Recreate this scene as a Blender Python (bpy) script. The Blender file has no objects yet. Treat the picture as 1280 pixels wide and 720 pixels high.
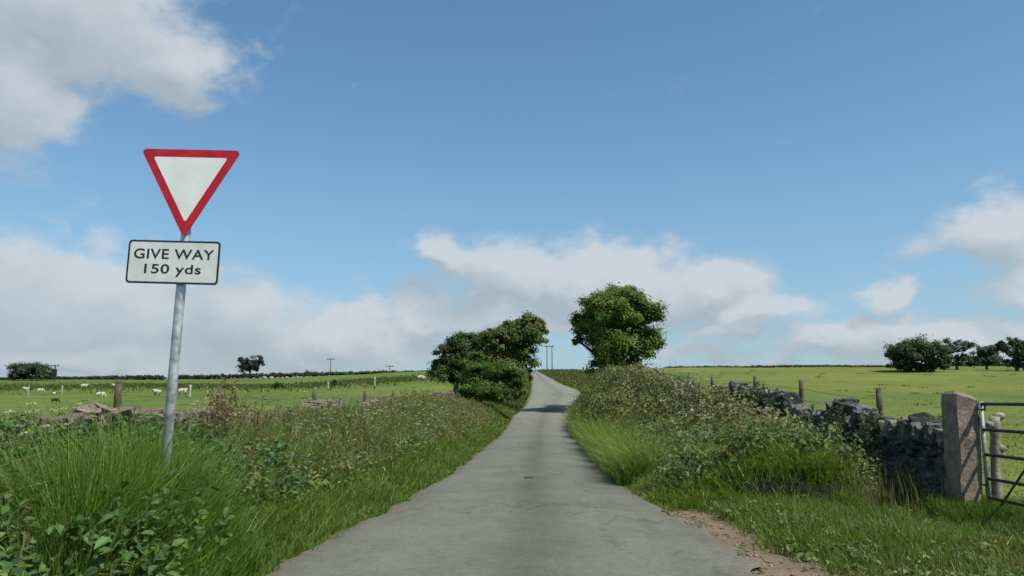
import bpy, math, random
import numpy as np
from mathutils import Vector, Matrix, Euler

# ------------------------------------------------------------------ camera, sky, sun, exposure
SC = bpy.context.scene
COL = SC.collection
R = math.radians
rng = np.random.default_rng(7)
random.seed(7)

EYE = 1.4
cam_d = bpy.data.cameras.new('camera')
cam_d.sensor_width = 36.0
cam_d.lens = 28.125
cam_d.clip_start = 0.05
cam_d.clip_end = 6000
cam = bpy.data.objects.new('camera', cam_d)
cam.location = (0, 0, EYE)
cam.rotation_euler = (R(90 + 8.2), 0, R(1.26))
COL.objects.link(cam)
SC.camera = cam
CAM_R = cam.rotation_euler.to_matrix()

def ray(px, py):
    """direction of the photograph's pixel (1280x720), scaled so that y = 1"""
    v = CAM_R @ Vector((px - 640.0, 360.0 - py, -1000.0))
    return v / v.y

def at(px, py, d):
    v = ray(px, py) * d
    return Vector((v.x, v.y, v.z + EYE))

SUN_AZ, SUN_EL = R(32), R(55.4)           # sun to the right and a little behind the camera
to_sun = Vector((math.cos(SUN_AZ) * math.cos(SUN_EL), -math.sin(SUN_AZ) * math.cos(SUN_EL), math.sin(SUN_EL)))
sun_d = bpy.data.lights.new('sun', 'SUN')
sun_d.energy = 4.6
sun_d.angle = R(0.55)
sun_d.color = (1.0, 0.94, 0.82)
sun = bpy.data.objects.new('sun', sun_d)
sun.rotation_euler = to_sun.to_track_quat('Z', 'Y').to_euler()
sun.location = (30, -20, 60)
COL.objects.link(sun)

vs = SC.view_settings
vs.view_transform = 'Standard'
vs.look = 'None'
vs.gamma = 1
vs.use_curve_mapping = False
vs.exposure = 0.35

W = bpy.data.worlds.new('World')
SC.world = W
W.use_nodes = True
SKY_STRENGTH = 0.10

def build_world():
    nt = W.node_tree
    nt.nodes.clear()
    N, L = nt.nodes, nt.links

    def mth(tree, op, a, b=None, c=None, clamp=False):
        n = tree.nodes.new('ShaderNodeMath'); n.operation = op; n.use_clamp = clamp
        for i, v in enumerate((a, b, c)):
            if v is None: continue
            if isinstance(v, (int, float)): n.inputs[i].default_value = v
            else: tree.links.new(v, n.inputs[i])
        return n.outputs[0]

    # clouds: soft masses in (azimuth, elevation)
    blobs = []
    def blob(px, py, rx, ry, s=1.0):
        v = ray(px, py)
        az = math.atan2(v.x, v.y); el = math.atan2(v.z, math.hypot(v.x, v.y))
        blobs.append((az, el, rx / 1000.0, ry / 1000.0, s))
    # upper left
    blob(70, 10, 190, 75, 1.0); blob(215, 70, 80, 55, 1.0); blob(20, 110, 85, 70, .9); blob(60, 150, 40, 40, .5)
    blob(345, 60, 25, 18, .38); blob(430, 105, 18, 14, .32); blob(-200, 60, 200, 120, 1.0)
    # left bank
    blob(60, 375, 230, 75, 1.0); blob(250, 405, 190, 60, .95); blob(420, 425, 170, 45, .95); blob(-150, 380, 220, 100, 1.0)
    blob(120, 440, 300, 40, 1.0); blob(330, 375, 60, 30, .7); blob(480, 410, 90, 40, .9); blob(545, 400, 60, 30, .9); blob(200, 455, 400, 22, .8)
    # cumulus in the middle
    blob(560, 325, 50, 32, 1.0); blob(640, 345, 105, 52, 1.1); blob(720, 345, 90, 48, 1.1); blob(800, 365, 120, 46, 1.1)
    blob(885, 352, 80, 46, 1.1); blob(950, 385, 70, 30, .95); blob(908, 410, 60, 16, .9); blob(620, 395, 140, 36, 1.0); blob(740, 400, 160, 26, .7)
    # right
    blob(1255, 290, 75, 42, 1.0); blob(1300, 340, 60, 55, .7); blob(1185, 300, 60, 22, .5); blob(1110, 368, 42, 24, .75)
    blob(1065, 425, 90, 34, 1.0); blob(1160, 430, 130, 38, .95); blob(880, 440, 120, 16, .6); blob(1010, 395, 30, 18, .5); blob(1000, 450, 60, 15, .7)
    blob(1270, 430, 80, 45, .8); blob(1450, 330, 150, 60, .8)
    # behind and above the camera, so the light is right
    for (a, e, rx, ry) in ((2.6, .5, .5, .3), (-2.2, .6, .6, .3), (1.4, .25, .4, .12), (-1.2, .3, .5, .2), (3.0, .2, .6, .1)):
        blobs.append((a, e, rx, ry, .9))

    g = bpy.data.node_groups.new('cloud_mask', 'ShaderNodeTree')
    g.interface.new_socket('az', in_out='INPUT', socket_type='NodeSocketFloat')
    g.interface.new_socket('el', in_out='INPUT', socket_type='NodeSocketFloat')
    g.interface.new_socket('mask', in_out='OUTPUT', socket_type='NodeSocketFloat')
    gi = g.nodes.new('NodeGroupInput'); go = g.nodes.new('NodeGroupOutput')
    acc = None
    for (a, e, ra, re, s) in blobs:
        dx = mth(g, 'MULTIPLY', mth(g, 'SUBTRACT', gi.outputs[0], a), 1 / ra)
        dy = mth(g, 'MULTIPLY', mth(g, 'SUBTRACT', gi.outputs[1], e), 1 / re)
        r2 = mth(g, 'MULTIPLY_ADD', dx, dx, mth(g, 'MULTIPLY', dy, dy))
        ex = mth(g, 'MULTIPLY', mth(g, 'EXPONENT', mth(g, 'MULTIPLY', r2, -0.9)), s)
        acc = ex if acc is None else mth(g, 'SMOOTH_MAX', acc, ex, 0.15)
    g.links.new(acc, go.inputs[0])

    tc = N.new('ShaderNodeTexCoord')
    sep = N.new('ShaderNodeSeparateXYZ'); L.new(tc.outputs['Generated'], sep.inputs[0])
    az = mth(nt, 'ARCTAN2', sep.outputs[0], sep.outputs[1])
    el = mth(nt, 'ARCSINE', sep.outputs[2])
    def noise(scale, detail, rough, off=(0, 0, 0), vec=None, stretch=(1, 1, 1.7)):
        m = N.new('ShaderNodeMapping'); m.inputs['Location'].default_value = off
        m.inputs['Scale'].default_value = stretch
        L.new(vec or tc.outputs['Generated'], m.inputs[0])
        n = N.new('ShaderNodeTexNoise'); n.inputs['Scale'].default_value = scale
        n.inputs['Detail'].default_value = detail; n.inputs['Roughness'].default_value = rough
        L.new(m.outputs[0], n.inputs['Vector'])
        return n.outputs['Fac']
    w1 = noise(9, 5, .55, (3, 1, 0)); w2 = noise(9, 5, .55, (-7, 4, 2))
    azw = mth(nt, 'MULTIPLY_ADD', mth(nt, 'SUBTRACT', w1, .5), .16, az)
    elw = mth(nt, 'MULTIPLY_ADD', mth(nt, 'SUBTRACT', w2, .5), .11, el)
    def mask(a, e):
        n = N.new('ShaderNodeGroup'); n.node_tree = g
        L.new(a, n.inputs[0]); L.new(e, n.inputs[1]); return n.outputs[0]
    M0 = mask(azw, elw)
    M1 = mask(mth(nt, 'ADD', azw, .018), mth(nt, 'ADD', elw, .030))
    fb = noise(16, 9, .6, (1, 2, 3))
    fb2 = noise(5, 6, .55, (8, 2, 5))
    d0 = mth(nt, 'MULTIPLY_ADD', mth(nt, 'SUBTRACT', fb, .5), .95, M0)
    mr = N.new('ShaderNodeMapRange'); mr.interpolation_type = 'SMOOTHSTEP'
    mr.inputs['From Min'].default_value = .24; mr.inputs['From Max'].default_value = .74
    L.new(d0, mr.inputs['Value'])
    dens = mth(nt, 'MULTIPLY', mr.outputs[0], .93)
    lit = mth(nt, 'MULTIPLY_ADD', mth(nt, 'SUBTRACT', M0, M1), 1.5, .42)
    lit = mth(nt, 'MULTIPLY_ADD', mth(nt, 'SUBTRACT', fb2, .5), 1.5, lit)
    lit = mth(nt, 'MULTIPLY_ADD', mth(nt, 'SUBTRACT', fb, .5), .7, lit, clamp=True)
    cc = N.new('ShaderNodeMix'); cc.data_type = 'RGBA'
    L.new(lit, cc.inputs[0])
    cc.inputs[6].default_value = (.31, .365, .41, 1); cc.inputs[7].default_value = (.475, .515, .555, 1)
    cb = N.new('ShaderNodeBackground'); cb.inputs[1].default_value = 1.0; L.new(cc.outputs[2], cb.inputs[0])
    sky = N.new('ShaderNodeTexSky'); sky.sky_type = 'NISHITA'; sky.sun_disc = False
    sky.sun_elevation = SUN_EL; sky.sun_rotation = R(90) + SUN_AZ
    sky.altitude = 300; sky.air_density = 1.0; sky.dust_density = 0.6; sky.ozone_density = 1.0
    sb = N.new('ShaderNodeBackground'); sb.inputs[1].default_value = SKY_STRENGTH; 
    tone = N.new('ShaderNodeMix'); tone.data_type = 'RGBA'; tone.blend_type = 'MULTIPLY'; tone.inputs[0].default_value = 1
    L.new(sky.outputs[0], tone.inputs[6]); tone.inputs[7].default_value = (.66, 1.0, 1.09, 1); L.new(tone.outputs[2], sb.inputs[0])
    # thin bright veil that thickens towards the horizon
    veil = mth(nt, 'MULTIPLY', mth(nt, 'EXPONENT', mth(nt, 'MULTIPLY', mth(nt, 'MAXIMUM', el, 0.0), -6.0)), .95)
    vb = N.new('ShaderNodeBackground'); vb.inputs[0].default_value = (.285, .375, .47, 1)
    m1 = N.new('ShaderNodeMixShader'); L.new(veil, m1.inputs[0]); L.new(sb.outputs[0], m1.inputs[1]); L.new(vb.outputs[0], m1.inputs[2])
    m2 = N.new('ShaderNodeMixShader'); L.new(dens, m2.inputs[0]); L.new(m1.outputs[0], m2.inputs[1]); L.new(cb.outputs[0], m2.inputs[2])
    out = N.new('ShaderNodeOutputWorld'); L.new(m2.outputs[0], out.inputs[0])
build_world()
W.cycles.sampling_method = 'MANUAL'
W.cycles.sample_map_resolution = 512

# ------------------------------------------------------------------ numbers
def smooth(t):
    t = np.clip(t, 0, 1); return t * t * (3 - 2 * t)

_G = np.random.default_rng(11).random((256, 256))
def vnoise(x, y):
    xi = np.floor(x).astype(int); yi = np.floor(y).astype(int)
    fx = smooth(x - xi); fy = smooth(y - yi)
    g = lambda a, b: _G[a & 255, b & 255]
    return (g(xi, yi) * (1 - fx) + g(xi + 1, yi) * fx) * (1 - fy) + (g(xi, yi + 1) * (1 - fx) + g(xi + 1, yi + 1) * fx) * fy
def fbm(x, y, s=1.0, o=4):
    x = np.asarray(x, float) * s; y = np.asarray(y, float) * s
    t = 0; a = .5
    for k in range(o):
        t = t + a * vnoise(x + 17.3 * k, y + 9.1 * k); x = x * 2.03; y = y * 2.03; a *= .5
    return t / (1 - .5 ** o)

def tab(d, pts):
    p = np.array(pts, float); return np.interp(d, p[:, 0], p[:, 1])
ZR = [(-60, 0), (35, 0), (45, .15), (55, .5), (67, 1.0), (85, 2.4), (108, 4.0), (150, 6.6), (200, 9.5), (230, 10.9), (300, 12), (600, 4), (1600, -5)]
ZL = [(-60, .2), (0, .3), (10, .5), (30, 1.07), (60, 1.5), (92, 2.1), (150, 4.2), (200, 6.7), (250, 9.2), (300, 10.2), (600, 3), (1600, -5)]
ZG = [(-60, -.2), (11, -.2), (15, .25), (20, .7), (30, 1.2), (40, 1.75), (80, 3.7), (130, 6.4), (200, 10.3), (240, 12), (300, 12.6), (600, 4), (1600, -5)]
LE = [(-60, -2.2), (0, -2.3), (6.5, -2.25), (11.7, -1.85), (17, -1.6), (31, -1.4), (42, -1.25), (55, -1.2), (67, -.5), (85, .1), (108, .25), (150, .1), (200, -.2), (230, -.3), (300, -2), (1600, -2)]
RE = [(-60, 2.0), (0, 2.0), (8, 1.96), (10.4, 1.85), (12.8, 1.65), (19.4, 1.65), (42, 2.1), (55, 2.8), (67, 3.7), (80, 5.6), (87, 5.9), (95, 5.2), (108, 4.1), (150, 2.8), (200, 1.5), (230, 1.3), (300, 1.5), (1600, 1.5)]
WL = [(-60, 2.6), (30, 2.8), (45, 3.0), (62, 4.0), (80, 13), (200, 80), (400, 120), (1600, 200)]
WR = [(-60, 3.5), (12, 3.5), (45, 4), (80, 12), (200, 80), (400, 120), (1600, 200)]
def ledge(d): return tab(d, LE)
def redge(d): return tab(d, RE)
def road_z(d): return tab(d, ZR)
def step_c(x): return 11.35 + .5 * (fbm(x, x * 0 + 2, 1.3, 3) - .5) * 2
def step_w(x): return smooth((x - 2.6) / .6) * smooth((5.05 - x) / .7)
def bank_shade(x, d):
    """mask of the shade painted on the added bank face by the gateway"""
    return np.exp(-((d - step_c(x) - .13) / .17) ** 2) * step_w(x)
def bank_step(x, d):  # step put into the bank to carry the painted shade
    return .36 * smooth((d - step_c(x)) / .26) * (1 - smooth((d - 12.4) / 4)) * step_w(x)
def gz(x, d):
    """height of the land"""
    x = np.asarray(x, float); d = np.asarray(d, float)
    zr = road_z(d); l = ledge(d); r = redge(d)
    ul = l - x; ur = x - r
    wl = smooth(ul / tab(d, WL)); wr = smooth(ur / tab(d, WR))
    z = zr + (tab(d, ZL) - zr) * wl + (tab(d, ZG) - zr) * wr
    off = np.maximum(np.maximum(ul, ur), 0)
    amp = smooth(off / 1.5)
    z = z + amp * (fbm(x, d, .35, 4) - .5) * .22
    z = z + amp * smooth(off / 25) * (fbm(x + 50, d, .035, 3) - .5) * 1.2
    z = z + amp * .05 + bank_step(x, d)
    return np.where(off <= 0, zr - .05, z - .05 * (1 - amp))
def gz1(x, d): return float(gz(np.array([x]), np.array([d]))[0])
def hit(px, py, lo=6.0, hi=330.0, fallback=220.0):
    """the point of the land seen at a pixel"""
    v = ray(px, py)
    d = np.arange(lo, hi, .1)
    below = EYE + v.z * d <= gz(v.x * d, d)
    if below.any():
        k = float(d[np.argmax(below)])
    else:
        k = fallback
    return Vector((v.x * k, k, gz1(v.x * k, k)))

# ------------------------------------------------------------------ objects
def link(o, parent=None):
    COL.objects.link(o)
    if parent is not None: o.parent = parent
    return o
def tag(o, label=None, cat=None, group=None, kind=None):
    for k, v in (('label', label), ('category', cat), ('group', group), ('kind', kind)):
        if v: o[k] = v
    return o
def thing(name, loc, label, cat, group=None, rz=0.0):
    o = bpy.data.objects.new(name, None); o.empty_display_size = .2
    o.location = loc; o.rotation_euler = (0, 0, rz)
    link(o); return tag(o, label, cat, group)
def copy_tree(o, parent=None):
    c = o.copy(); COL.objects.link(c)
    if parent is not None: c.parent = parent
    for ch in [x for x in o.children]: copy_tree(ch, c)
    return c
def mesh(name, V, polys, mats, midx=None, tint=None, smooth_shade=False, parent=None, col_name='tint'):
    """V (n,3); polys: list of (m,k) index arrays; one linked mesh object"""
    V = np.ascontiguousarray(V, np.float32)
    me = bpy.data.meshes.new(name)
    polys = [np.asarray(p, np.int32) for p in polys if len(p)]
    nl = sum(p.size for p in polys); npoly = sum(len(p) for p in polys)
    me.vertices.add(len(V)); me.vertices.foreach_set('co', V.ravel())
    me.loops.add(nl); me.polygons.add(npoly)
    me.loops.foreach_set('vertex_index', np.concatenate([p.ravel() for p in polys]))
    cnt = np.concatenate([np.full(len(p), p.shape[1], np.int32) for p in polys])
    st = np.concatenate([[0], np.cumsum(cnt)[:-1]]).astype(np.int32)
    me.polygons.foreach_set('loop_start', st); me.polygons.foreach_set('loop_total', cnt)
    if midx is not None: me.polygons.foreach_set('material_index', np.asarray(midx, np.int32))
    me.update(calc_edges=True)
    me.polygons.foreach_set('use_smooth', np.full(npoly, smooth_shade, dtype=bool))
    if tint is not None:
        a = me.attributes.new(col_name, 'FLOAT_COLOR', 'POINT')
        t = np.ones((len(V), 4), np.float32); t[:, :3] = tint
        a.data.foreach_set('color', t.ravel())
    for m in (mats if isinstance(mats, (list, tuple)) else [mats]): me.materials.append(m)
    o = bpy.data.objects.new(name, me)
    return link(o, parent)

class MB:
    """collects simple shapes into one mesh"""
    def __init__(s): s.v = []; s.p = {}; s.n = 0
    def add(s, V, *polys):
        V = np.asarray(V, float)
        for p in polys:
            p = np.asarray(p, int)
            if len(p): s.p.setdefault(p.shape[1], []).append(p + s.n)
        s.v.append(V); s.n += len(V)
    def box(s, c, size, rot=None, bevel=0.0):
        x, y, z = [q / 2 for q in size]; b = min(bevel, min(x, y, z) * .6)
        if b <= 0:
            V = np.array([(i * x, j * y, k * z) for i in (-1, 1) for j in (-1, 1) for k in (-1, 1)])
            F = [(0, 1, 3, 2), (4, 6, 7, 5), (0, 4, 5, 1), (2, 3, 7, 6), (0, 2, 6, 4), (1, 5, 7, 3)]
            F3 = []
        else:
            import bmesh
            bm = bmesh.new(); bmesh.ops.create_cube(bm, size=1)
            for v in bm.verts: v.co = Vector((v.co.x * 2 * x, v.co.y * 2 * y, v.co.z * 2 * z))
            bmesh.ops.bevel(bm, geom=list(bm.edges), offset=b, segments=2, affect='EDGES')
            bm.verts.index_update()
            V = np.array([v.co[:] for v in bm.verts])
            F = [[v.index for v in f.verts] for f in bm.faces if len(f.verts) == 4]
            F3 = [[v.index for v in f.verts] for f in bm.faces if len(f.verts) == 3]
            bm.free()
        if rot is not None: V = V @ np.array(rot).T
        s.add(V + np.array(c), F, F3)
    def tube(s, pts, rad, n=8, cap=True):
        P = np.array([p[:] for p in pts], float); k = len(P)
        rad = np.broadcast_to(np.asarray(rad, float), (k,))
        T = np.gradient(P, axis=0); T /= np.linalg.norm(T, axis=1)[:, None] + 1e-9
        up = np.array([0.31, 0.17, .93]) if abs(T[0, 2]) < .9 else np.array([1.0, .1, 0])
        A = np.cross(T, up); A /= np.linalg.norm(A, axis=1)[:, None] + 1e-9
        B = np.cross(T, A)
        th = np.arange(n) * 2 * math.pi / n
        V = (P[:, None, :] + rad[:, None, None] * (np.cos(th)[None, :, None] * A[:, None, :] + np.sin(th)[None, :, None] * B[:, None, :])).reshape(-1, 3)
        i = np.arange(k - 1)[:, None] * n; j = np.arange(n)[None, :]; j2 = (j + 1) % n
        F = np.stack([i + j, i + j2, i + n + j2, i + n + j], -1).reshape(-1, 4)
        ex = []
        if cap:
            V = np.vstack([V, P[:1], P[-1:]]); a, b = k * n, k * n + 1
            ex = [(a, (q + 1) % n, q) for q in range(n)] + [(b, (k - 1) * n + q, (k - 1) * n + (q + 1) % n) for q in range(n)]
        s.add(V, F, ex)
    def build(s, name, mat, parent=None, smooth_shade=False, tint=None):
        polys = [np.vstack(s.p[k]) for k in sorted(s.p)]
        return mesh(name, np.vstack(s.v), polys, mat, tint=tint, smooth_shade=smooth_shade, parent=parent)

# ------------------------------------------------------------------ materials
def mat_new(name):
    m = bpy.data.materials.new(name); m.use_nodes = True
    nt = m.node_tree; b = nt.nodes['Principled BSDF']
    return m, nt, b
def ramp_noise(nt, scale, detail, c0, c1, lo=.35, hi=.65, coord='Object', rough=.6):
    tc = nt.nodes.new('ShaderNodeTexCoord'); n = nt.nodes.new('ShaderNodeTexNoise')
    n.inputs['Scale'].default_value = scale; n.inputs['Detail'].default_value = detail; n.inputs['Roughness'].default_value = rough
    nt.links.new(tc.outputs[coord], n.inputs['Vector'])
    r = nt.nodes.new('ShaderNodeValToRGB'); r.color_ramp.elements[0].position = lo; r.color_ramp.elements[1].position = hi
    r.color_ramp.elements[0].color = (*c0, 1); r.color_ramp.elements[1].color = (*c1, 1)
    nt.links.new(n.outputs['Fac'], r.inputs[0]); return r.outputs[0], n.outputs['Fac']
def mulcol(nt, a, b, fac=1.0, mode='MULTIPLY'):
    m = nt.nodes.new('ShaderNodeMix'); m.data_type = 'RGBA'; m.blend_type = mode
    m.inputs[0].default_value = fac
    for s, v in ((m.inputs[6], a), (m.inputs[7], b)):
        if isinstance(v, tuple): s.default_value = (*v, 1)
        else: nt.links.new(v, s)
    return m.outputs[2]
def bump(nt, b, h, strength=.4, dist=.02):
    n = nt.nodes.new('ShaderNodeBump'); n.inputs['Strength'].default_value = strength; n.inputs['Distance'].default_value = dist
    nt.links.new(h, n.inputs['Height']); nt.links.new(n.outputs[0], b.inputs['Normal'])
def attr(nt, name='tint'):
    a = nt.nodes.new('ShaderNodeAttribute'); a.attribute_name = name; return a.outputs['Color']
def leaf_mat(name, trans=.28, rough=.55, spec=.25):
    m, nt, b = mat_new(name)
    c = attr(nt); nt.links.new(c, b.inputs['Base Color'])
    b.inputs['Roughness'].default_value = rough; b.inputs['Specular IOR Level'].default_value = spec
    t = nt.nodes.new('ShaderNodeBsdfTranslucent')
    warm = mulcol(nt, c, (1.25, 1.2, .55)); nt.links.new(warm, t.inputs[0])
    mx = nt.nodes.new('ShaderNodeMixShader'); mx.inputs[0].default_value = trans
    nt.links.new(b.outputs[0], mx.inputs[1]); nt.links.new(t.outputs[0], mx.inputs[2])
    nt.links.new(mx.outputs[0], nt.nodes['Material Output'].inputs[0])
    return m
def plain(name, col, rough=.7, metal=0.0, nscale=20, var=.25, bumps=.0, bscale=60, spec=.4):
    m, nt, b = mat_new(name)
    c0 = tuple(v * (1 - var) for v in col); c1 = tuple(min(1, v * (1 + var)) for v in col)
    c, f = ramp_noise(nt, nscale, 5, c0, c1)
    nt.links.new(c, b.inputs['Base Color'])
    b.inputs['Roughness'].default_value = rough; b.inputs['Metallic'].default_value = metal; b.inputs['Specular IOR Level'].default_value = spec
    if bumps:
        _, f2 = ramp_noise(nt, bscale, 6, (0, 0, 0), (1, 1, 1)); bump(nt, b, f2, bumps, .01)
    return m

M_GRASS = leaf_mat('grass_blade', .42, .5, .3)
M_LEAF = leaf_mat('leaf', .22)
M_LEAF_DARK = leaf_mat('tree_leaf', .42, .6, .25)
M_BARK = plain('bark', (.075, .06, .045), .9, nscale=6, bumps=.6, bscale=14)
M_PETAL = leaf_mat('petal', .3, .7, .1)
M_GALV = plain('galvanised_steel', (.42, .45, .47), .45, .55, nscale=13, var=.38, bumps=.15, bscale=40)
M_STILE = plain('dull_gate_steel', (.26, .26, .25), .6, .3, nscale=14, var=.3)
M_RUST = plain('painted_gate_steel', (.055, .048, .042), .65, .2, nscale=25, var=.4)
M_WHITE = plain('sign_white', (.74, .755, .73), .5, nscale=3.2, var=.08)
M_RED = plain('sign_red', (.46, .010, .024), .45, nscale=7, var=.22)
M_BLACK = plain('sign_black', (.018, .022, .024), .5, nscale=30, var=.3)
M_BACK = plain('sign_back', (.22, .23, .23), .6, .3)
M_OAK = plain('weathered_post_timber', (.075, .062, .045), .9, nscale=12, var=.4, bumps=.5, bscale=30)
M_OAK_PALE = plain('pale_post_timber', (.30, .29, .23), .9, nscale=12, var=.3, bumps=.5, bscale=30)
M_STUMP = plain('lichened_stump', (.24, .22, .17), .9, nscale=9, var=.45, bumps=.8, bscale=22)
M_POLE = plain('pole_timber', (.10, .09, .08), .9, nscale=3)
M_WIRE = plain('wire', (.16, .15, .14), .6, .6)
M_WOOL = plain('wool', (.50, .47, .39), .95, nscale=9, var=.12, bumps=.8, bscale=18)
M_FACE_DARK = plain('dark_fleece', (.020, .018, .018), .9)
M_FACE_PALE = plain('pale_face', (.42, .36, .30), .9)

def stone_mat(name, lichen=(.40, .42, .36), lo=.58, hi=.70):
    m, nt, b = mat_new(name)
    c = attr(nt)
    n1, f1 = ramp_noise(nt, 7, 7, (.55, .55, .55), (1.25, 1.22, 1.18), .3, .7)
    c = mulcol(nt, c, n1)
    _, f2 = ramp_noise(nt, 4.5, 8, (0, 0, 0), (1, 1, 1), lo, hi, rough=.7)
    mx = nt.nodes.new('ShaderNodeMix'); mx.data_type = 'RGBA'
    r = nt.nodes.new('ShaderNodeMapRange'); r.inputs['From Min'].default_value = lo; r.inputs['From Max'].default_value = hi; r.inputs['To Max'].default_value = .7
    nt.links.new(f2, r.inputs[0]); nt.links.new(r.outputs[0], mx.inputs[0])
    nt.links.new(c, mx.inputs[6]); mx.inputs[7].default_value = (*lichen, 1)
    nt.links.new(mx.outputs[2], b.inputs['Base Color']); b.inputs['Roughness'].default_value = .92
    _, f3 = ramp_noise(nt, 22, 8, (0, 0, 0), (1, 1, 1), rough=.7); bump(nt, b, f3, 1.0, .03)
    return m
M_STONE = stone_mat('wall_stone')

def road_mat():
    m, nt, b = mat_new('worn_asphalt')
    c = attr(nt)
    n1, f1 = ramp_noise(nt, 1.1, 6, (.90, .90, .90), (1.08, 1.08, 1.07), .3, .7)
    n2, f2 = ramp_noise(nt, 48, 5, (.66, .66, .65), (1.34, 1.34, 1.33), .3, .7, rough=.8)
    n3, f3 = ramp_noise(nt, 9, 8, (.86, .86, .85), (1.1, 1.1, 1.1), .35, .65, rough=.75)
    c = mulcol(nt, mulcol(nt, mulcol(nt, c, n1), n2), n3)
    nt.links.new(c, b.inputs['Base Color']); b.inputs['Roughness'].default_value = .88; b.inputs['Specular IOR Level'].default_value = .25
    bump(nt, b, f2, .35, .006)
    return m
def land_mat():
    m, nt, b = mat_new('pasture_and_soil')
    c = attr(nt)
    n1, _ = ramp_noise(nt, .09, 5, (.86, .90, .82), (1.14, 1.10, 1.10), .3, .7)
    n2, _ = ramp_noise(nt, 1.3, 6, (.80, .84, .78), (1.18, 1.14, 1.2), .3, .7)
    n3, f3 = ramp_noise(nt, 14, 6, (.84, .86, .82), (1.15, 1.13, 1.12), .3, .7)
    c = mulcol(nt, mulcol(nt, mulcol(nt, c, n1), n2), n3)
    nt.links.new(c, b.inputs['Base Color']); b.inputs['Roughness'].default_value = .95; b.inputs['Specular IOR Level'].default_value = .1
    bump(nt, b, f3, .5, .04)
    return m
M_ROAD = road_mat()
M_LAND = land_mat()

# ------------------------------------------------------------------ land and road
def build_land():
    u = np.concatenate([-np.geomspace(900, 9, 34), np.arange(-8.5, 9.6, .25), np.geomspace(10, 900, 34)])
    d = np.concatenate([np.arange(-40, 0, 2.0), np.arange(0, 10.5, .4), np.arange(10.5, 13.5, .08), np.arange(13.5, 60, .4), np.arange(60, 120, 1.2), np.geomspace(121, 1600, 90)])
    U, D = np.meshgrid(u, d)
    mid = np.where(D > 260, 0, (ledge(D) + redge(D)) / 2 * np.exp(-np.abs(U) / 60))
    X = U + mid
    Z = gz(X, D)
    V = np.stack([X, D, Z], -1).reshape(-1, 3)
    nr, nc = X.shape
    i = (np.arange(nr - 1)[:, None] * nc + np.arange(nc - 1)[None, :])
    F = np.stack([i, i + 1, i + nc + 1, i + nc], -1).reshape(-1, 4)
    # colours of the ground itself: pasture, verge thatch, bare grit along the broken road edge; plus painted shade below the bank
    ur = X - redge(D); ul = ledge(D) - X
    fl = np.array([.090, .130, .030]); fr = np.array([.114, .140, .034])
    t = np.where((X > 3)[..., None], fr, fl)
    patch = fbm(X, D, .05, 4)[..., None]
    t = t * (1 + (patch - .5) * np.array([.9, .45, .5])) * (1 + (fbm(X + 9, D, .28, 3)[..., None] - .5) * np.array([.5, .30, .4]))
    band = np.exp(-((D - 150 - 8 * fbm(X, D, .02)) / 14) ** 2) * (X < -5)      # rougher, darker grass strip across the left field
    t = t * (1 - .35 * band[..., None])
    verge = ((ur > 0) & (ur < 4) | (ul > 0) & (ul < 3.5)) & (D < 75)
    t = np.where(verge[..., None], np.array([.05, .055, .022]), t)
    shade = np.clip(bank_shade(X, D) * 1.5, 0, 1)[..., None]
    t = t * (1 - shade) + np.array([.012, .012, .009]) * shade  # shade under the bank grass, painted near-black into the ground colour
    grit = np.exp(-((ur - .2) / .45) ** 2) * smooth((13.5 - D) / 3) * (ur > -.3)
    grit = np.clip(grit * (.5 + 1.1 * fbm(X, D, 1.2)), 0, 1)[..., None]
    t = t * (1 - grit) + np.array([.165, .125, .088]) * grit
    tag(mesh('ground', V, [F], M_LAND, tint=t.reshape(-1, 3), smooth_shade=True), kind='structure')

def build_road():
    d = np.concatenate([np.arange(-40, 0, 1.0), np.arange(0, 30, .07), np.arange(30, 120, .4), np.geomspace(121, 262, 70)])
    s = np.linspace(0, 1, 81)
    Lx = ledge(d) + (fbm(d, d * 0 + 3, 1.6, 5) - .5) * .34
    Rx = redge(d) + (fbm(d, d * 0 + 9, 1.3, 5) - .5) * .40 * (1 + .8 * smooth((14 - d) / 4))
    S, D = np.meshgrid(s, d)
    X = Lx[:, None] * (1 - S) + Rx[:, None] * S
    Z = road_z(D) + .004 + .045 * (1 - (2 * S - 1) ** 2) - .022 * (np.abs(2 * S - 1) > .999)
    V = np.stack([X, D, Z], -1).reshape(-1, 3)
    nr, nc = X.shape
    i = (np.arange(nr - 1)[:, None] * nc + np.arange(nc - 1)[None, :])
    F = np.stack([i, i + 1, i + nc + 1, i + nc], -1).reshape(-1, 4)
    base = np.array([.128, .131, .108])
    c = 2 * S - 1
    wear = 1 - .24 * np.exp(-((c - .06) / .17) ** 2) + .06 * np.exp(-((np.abs(c) - .5) / .16) ** 2) - .14 * smooth((np.abs(c) - .82) / .18)
    wear = wear * (1 + .14 * (fbm(X * 2.2, D * .25, 1.0, 4) - .5)) * (1 + .12 * (fbm(X, D, .5, 4) - .5))
    wear = wear * (1 - .08 * smooth((fbm(X * 1.5 + 40, D * .5, .8, 5) - .56) / .08) - .06 * smooth((.40 - fbm(X + 11, D * .6, 2.1, 4)) / .06))
    crack = np.abs(fbm(X * .8 + 5, D * .22, 1.0, 5) - .5) < .006
    wear = wear * np.where(crack, .78, 1.0)
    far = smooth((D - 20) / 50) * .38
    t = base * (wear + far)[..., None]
    edge = (smooth((np.abs(c) - .86) / .14) * (.35 + .9 * fbm(X, D, 1.9, 4)))[..., None].clip(0, .85)
    t = t * (1 - edge) + np.array([.13, .115, .085]) * edge
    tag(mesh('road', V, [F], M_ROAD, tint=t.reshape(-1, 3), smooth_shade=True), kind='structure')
build_land()
build_road()

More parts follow.
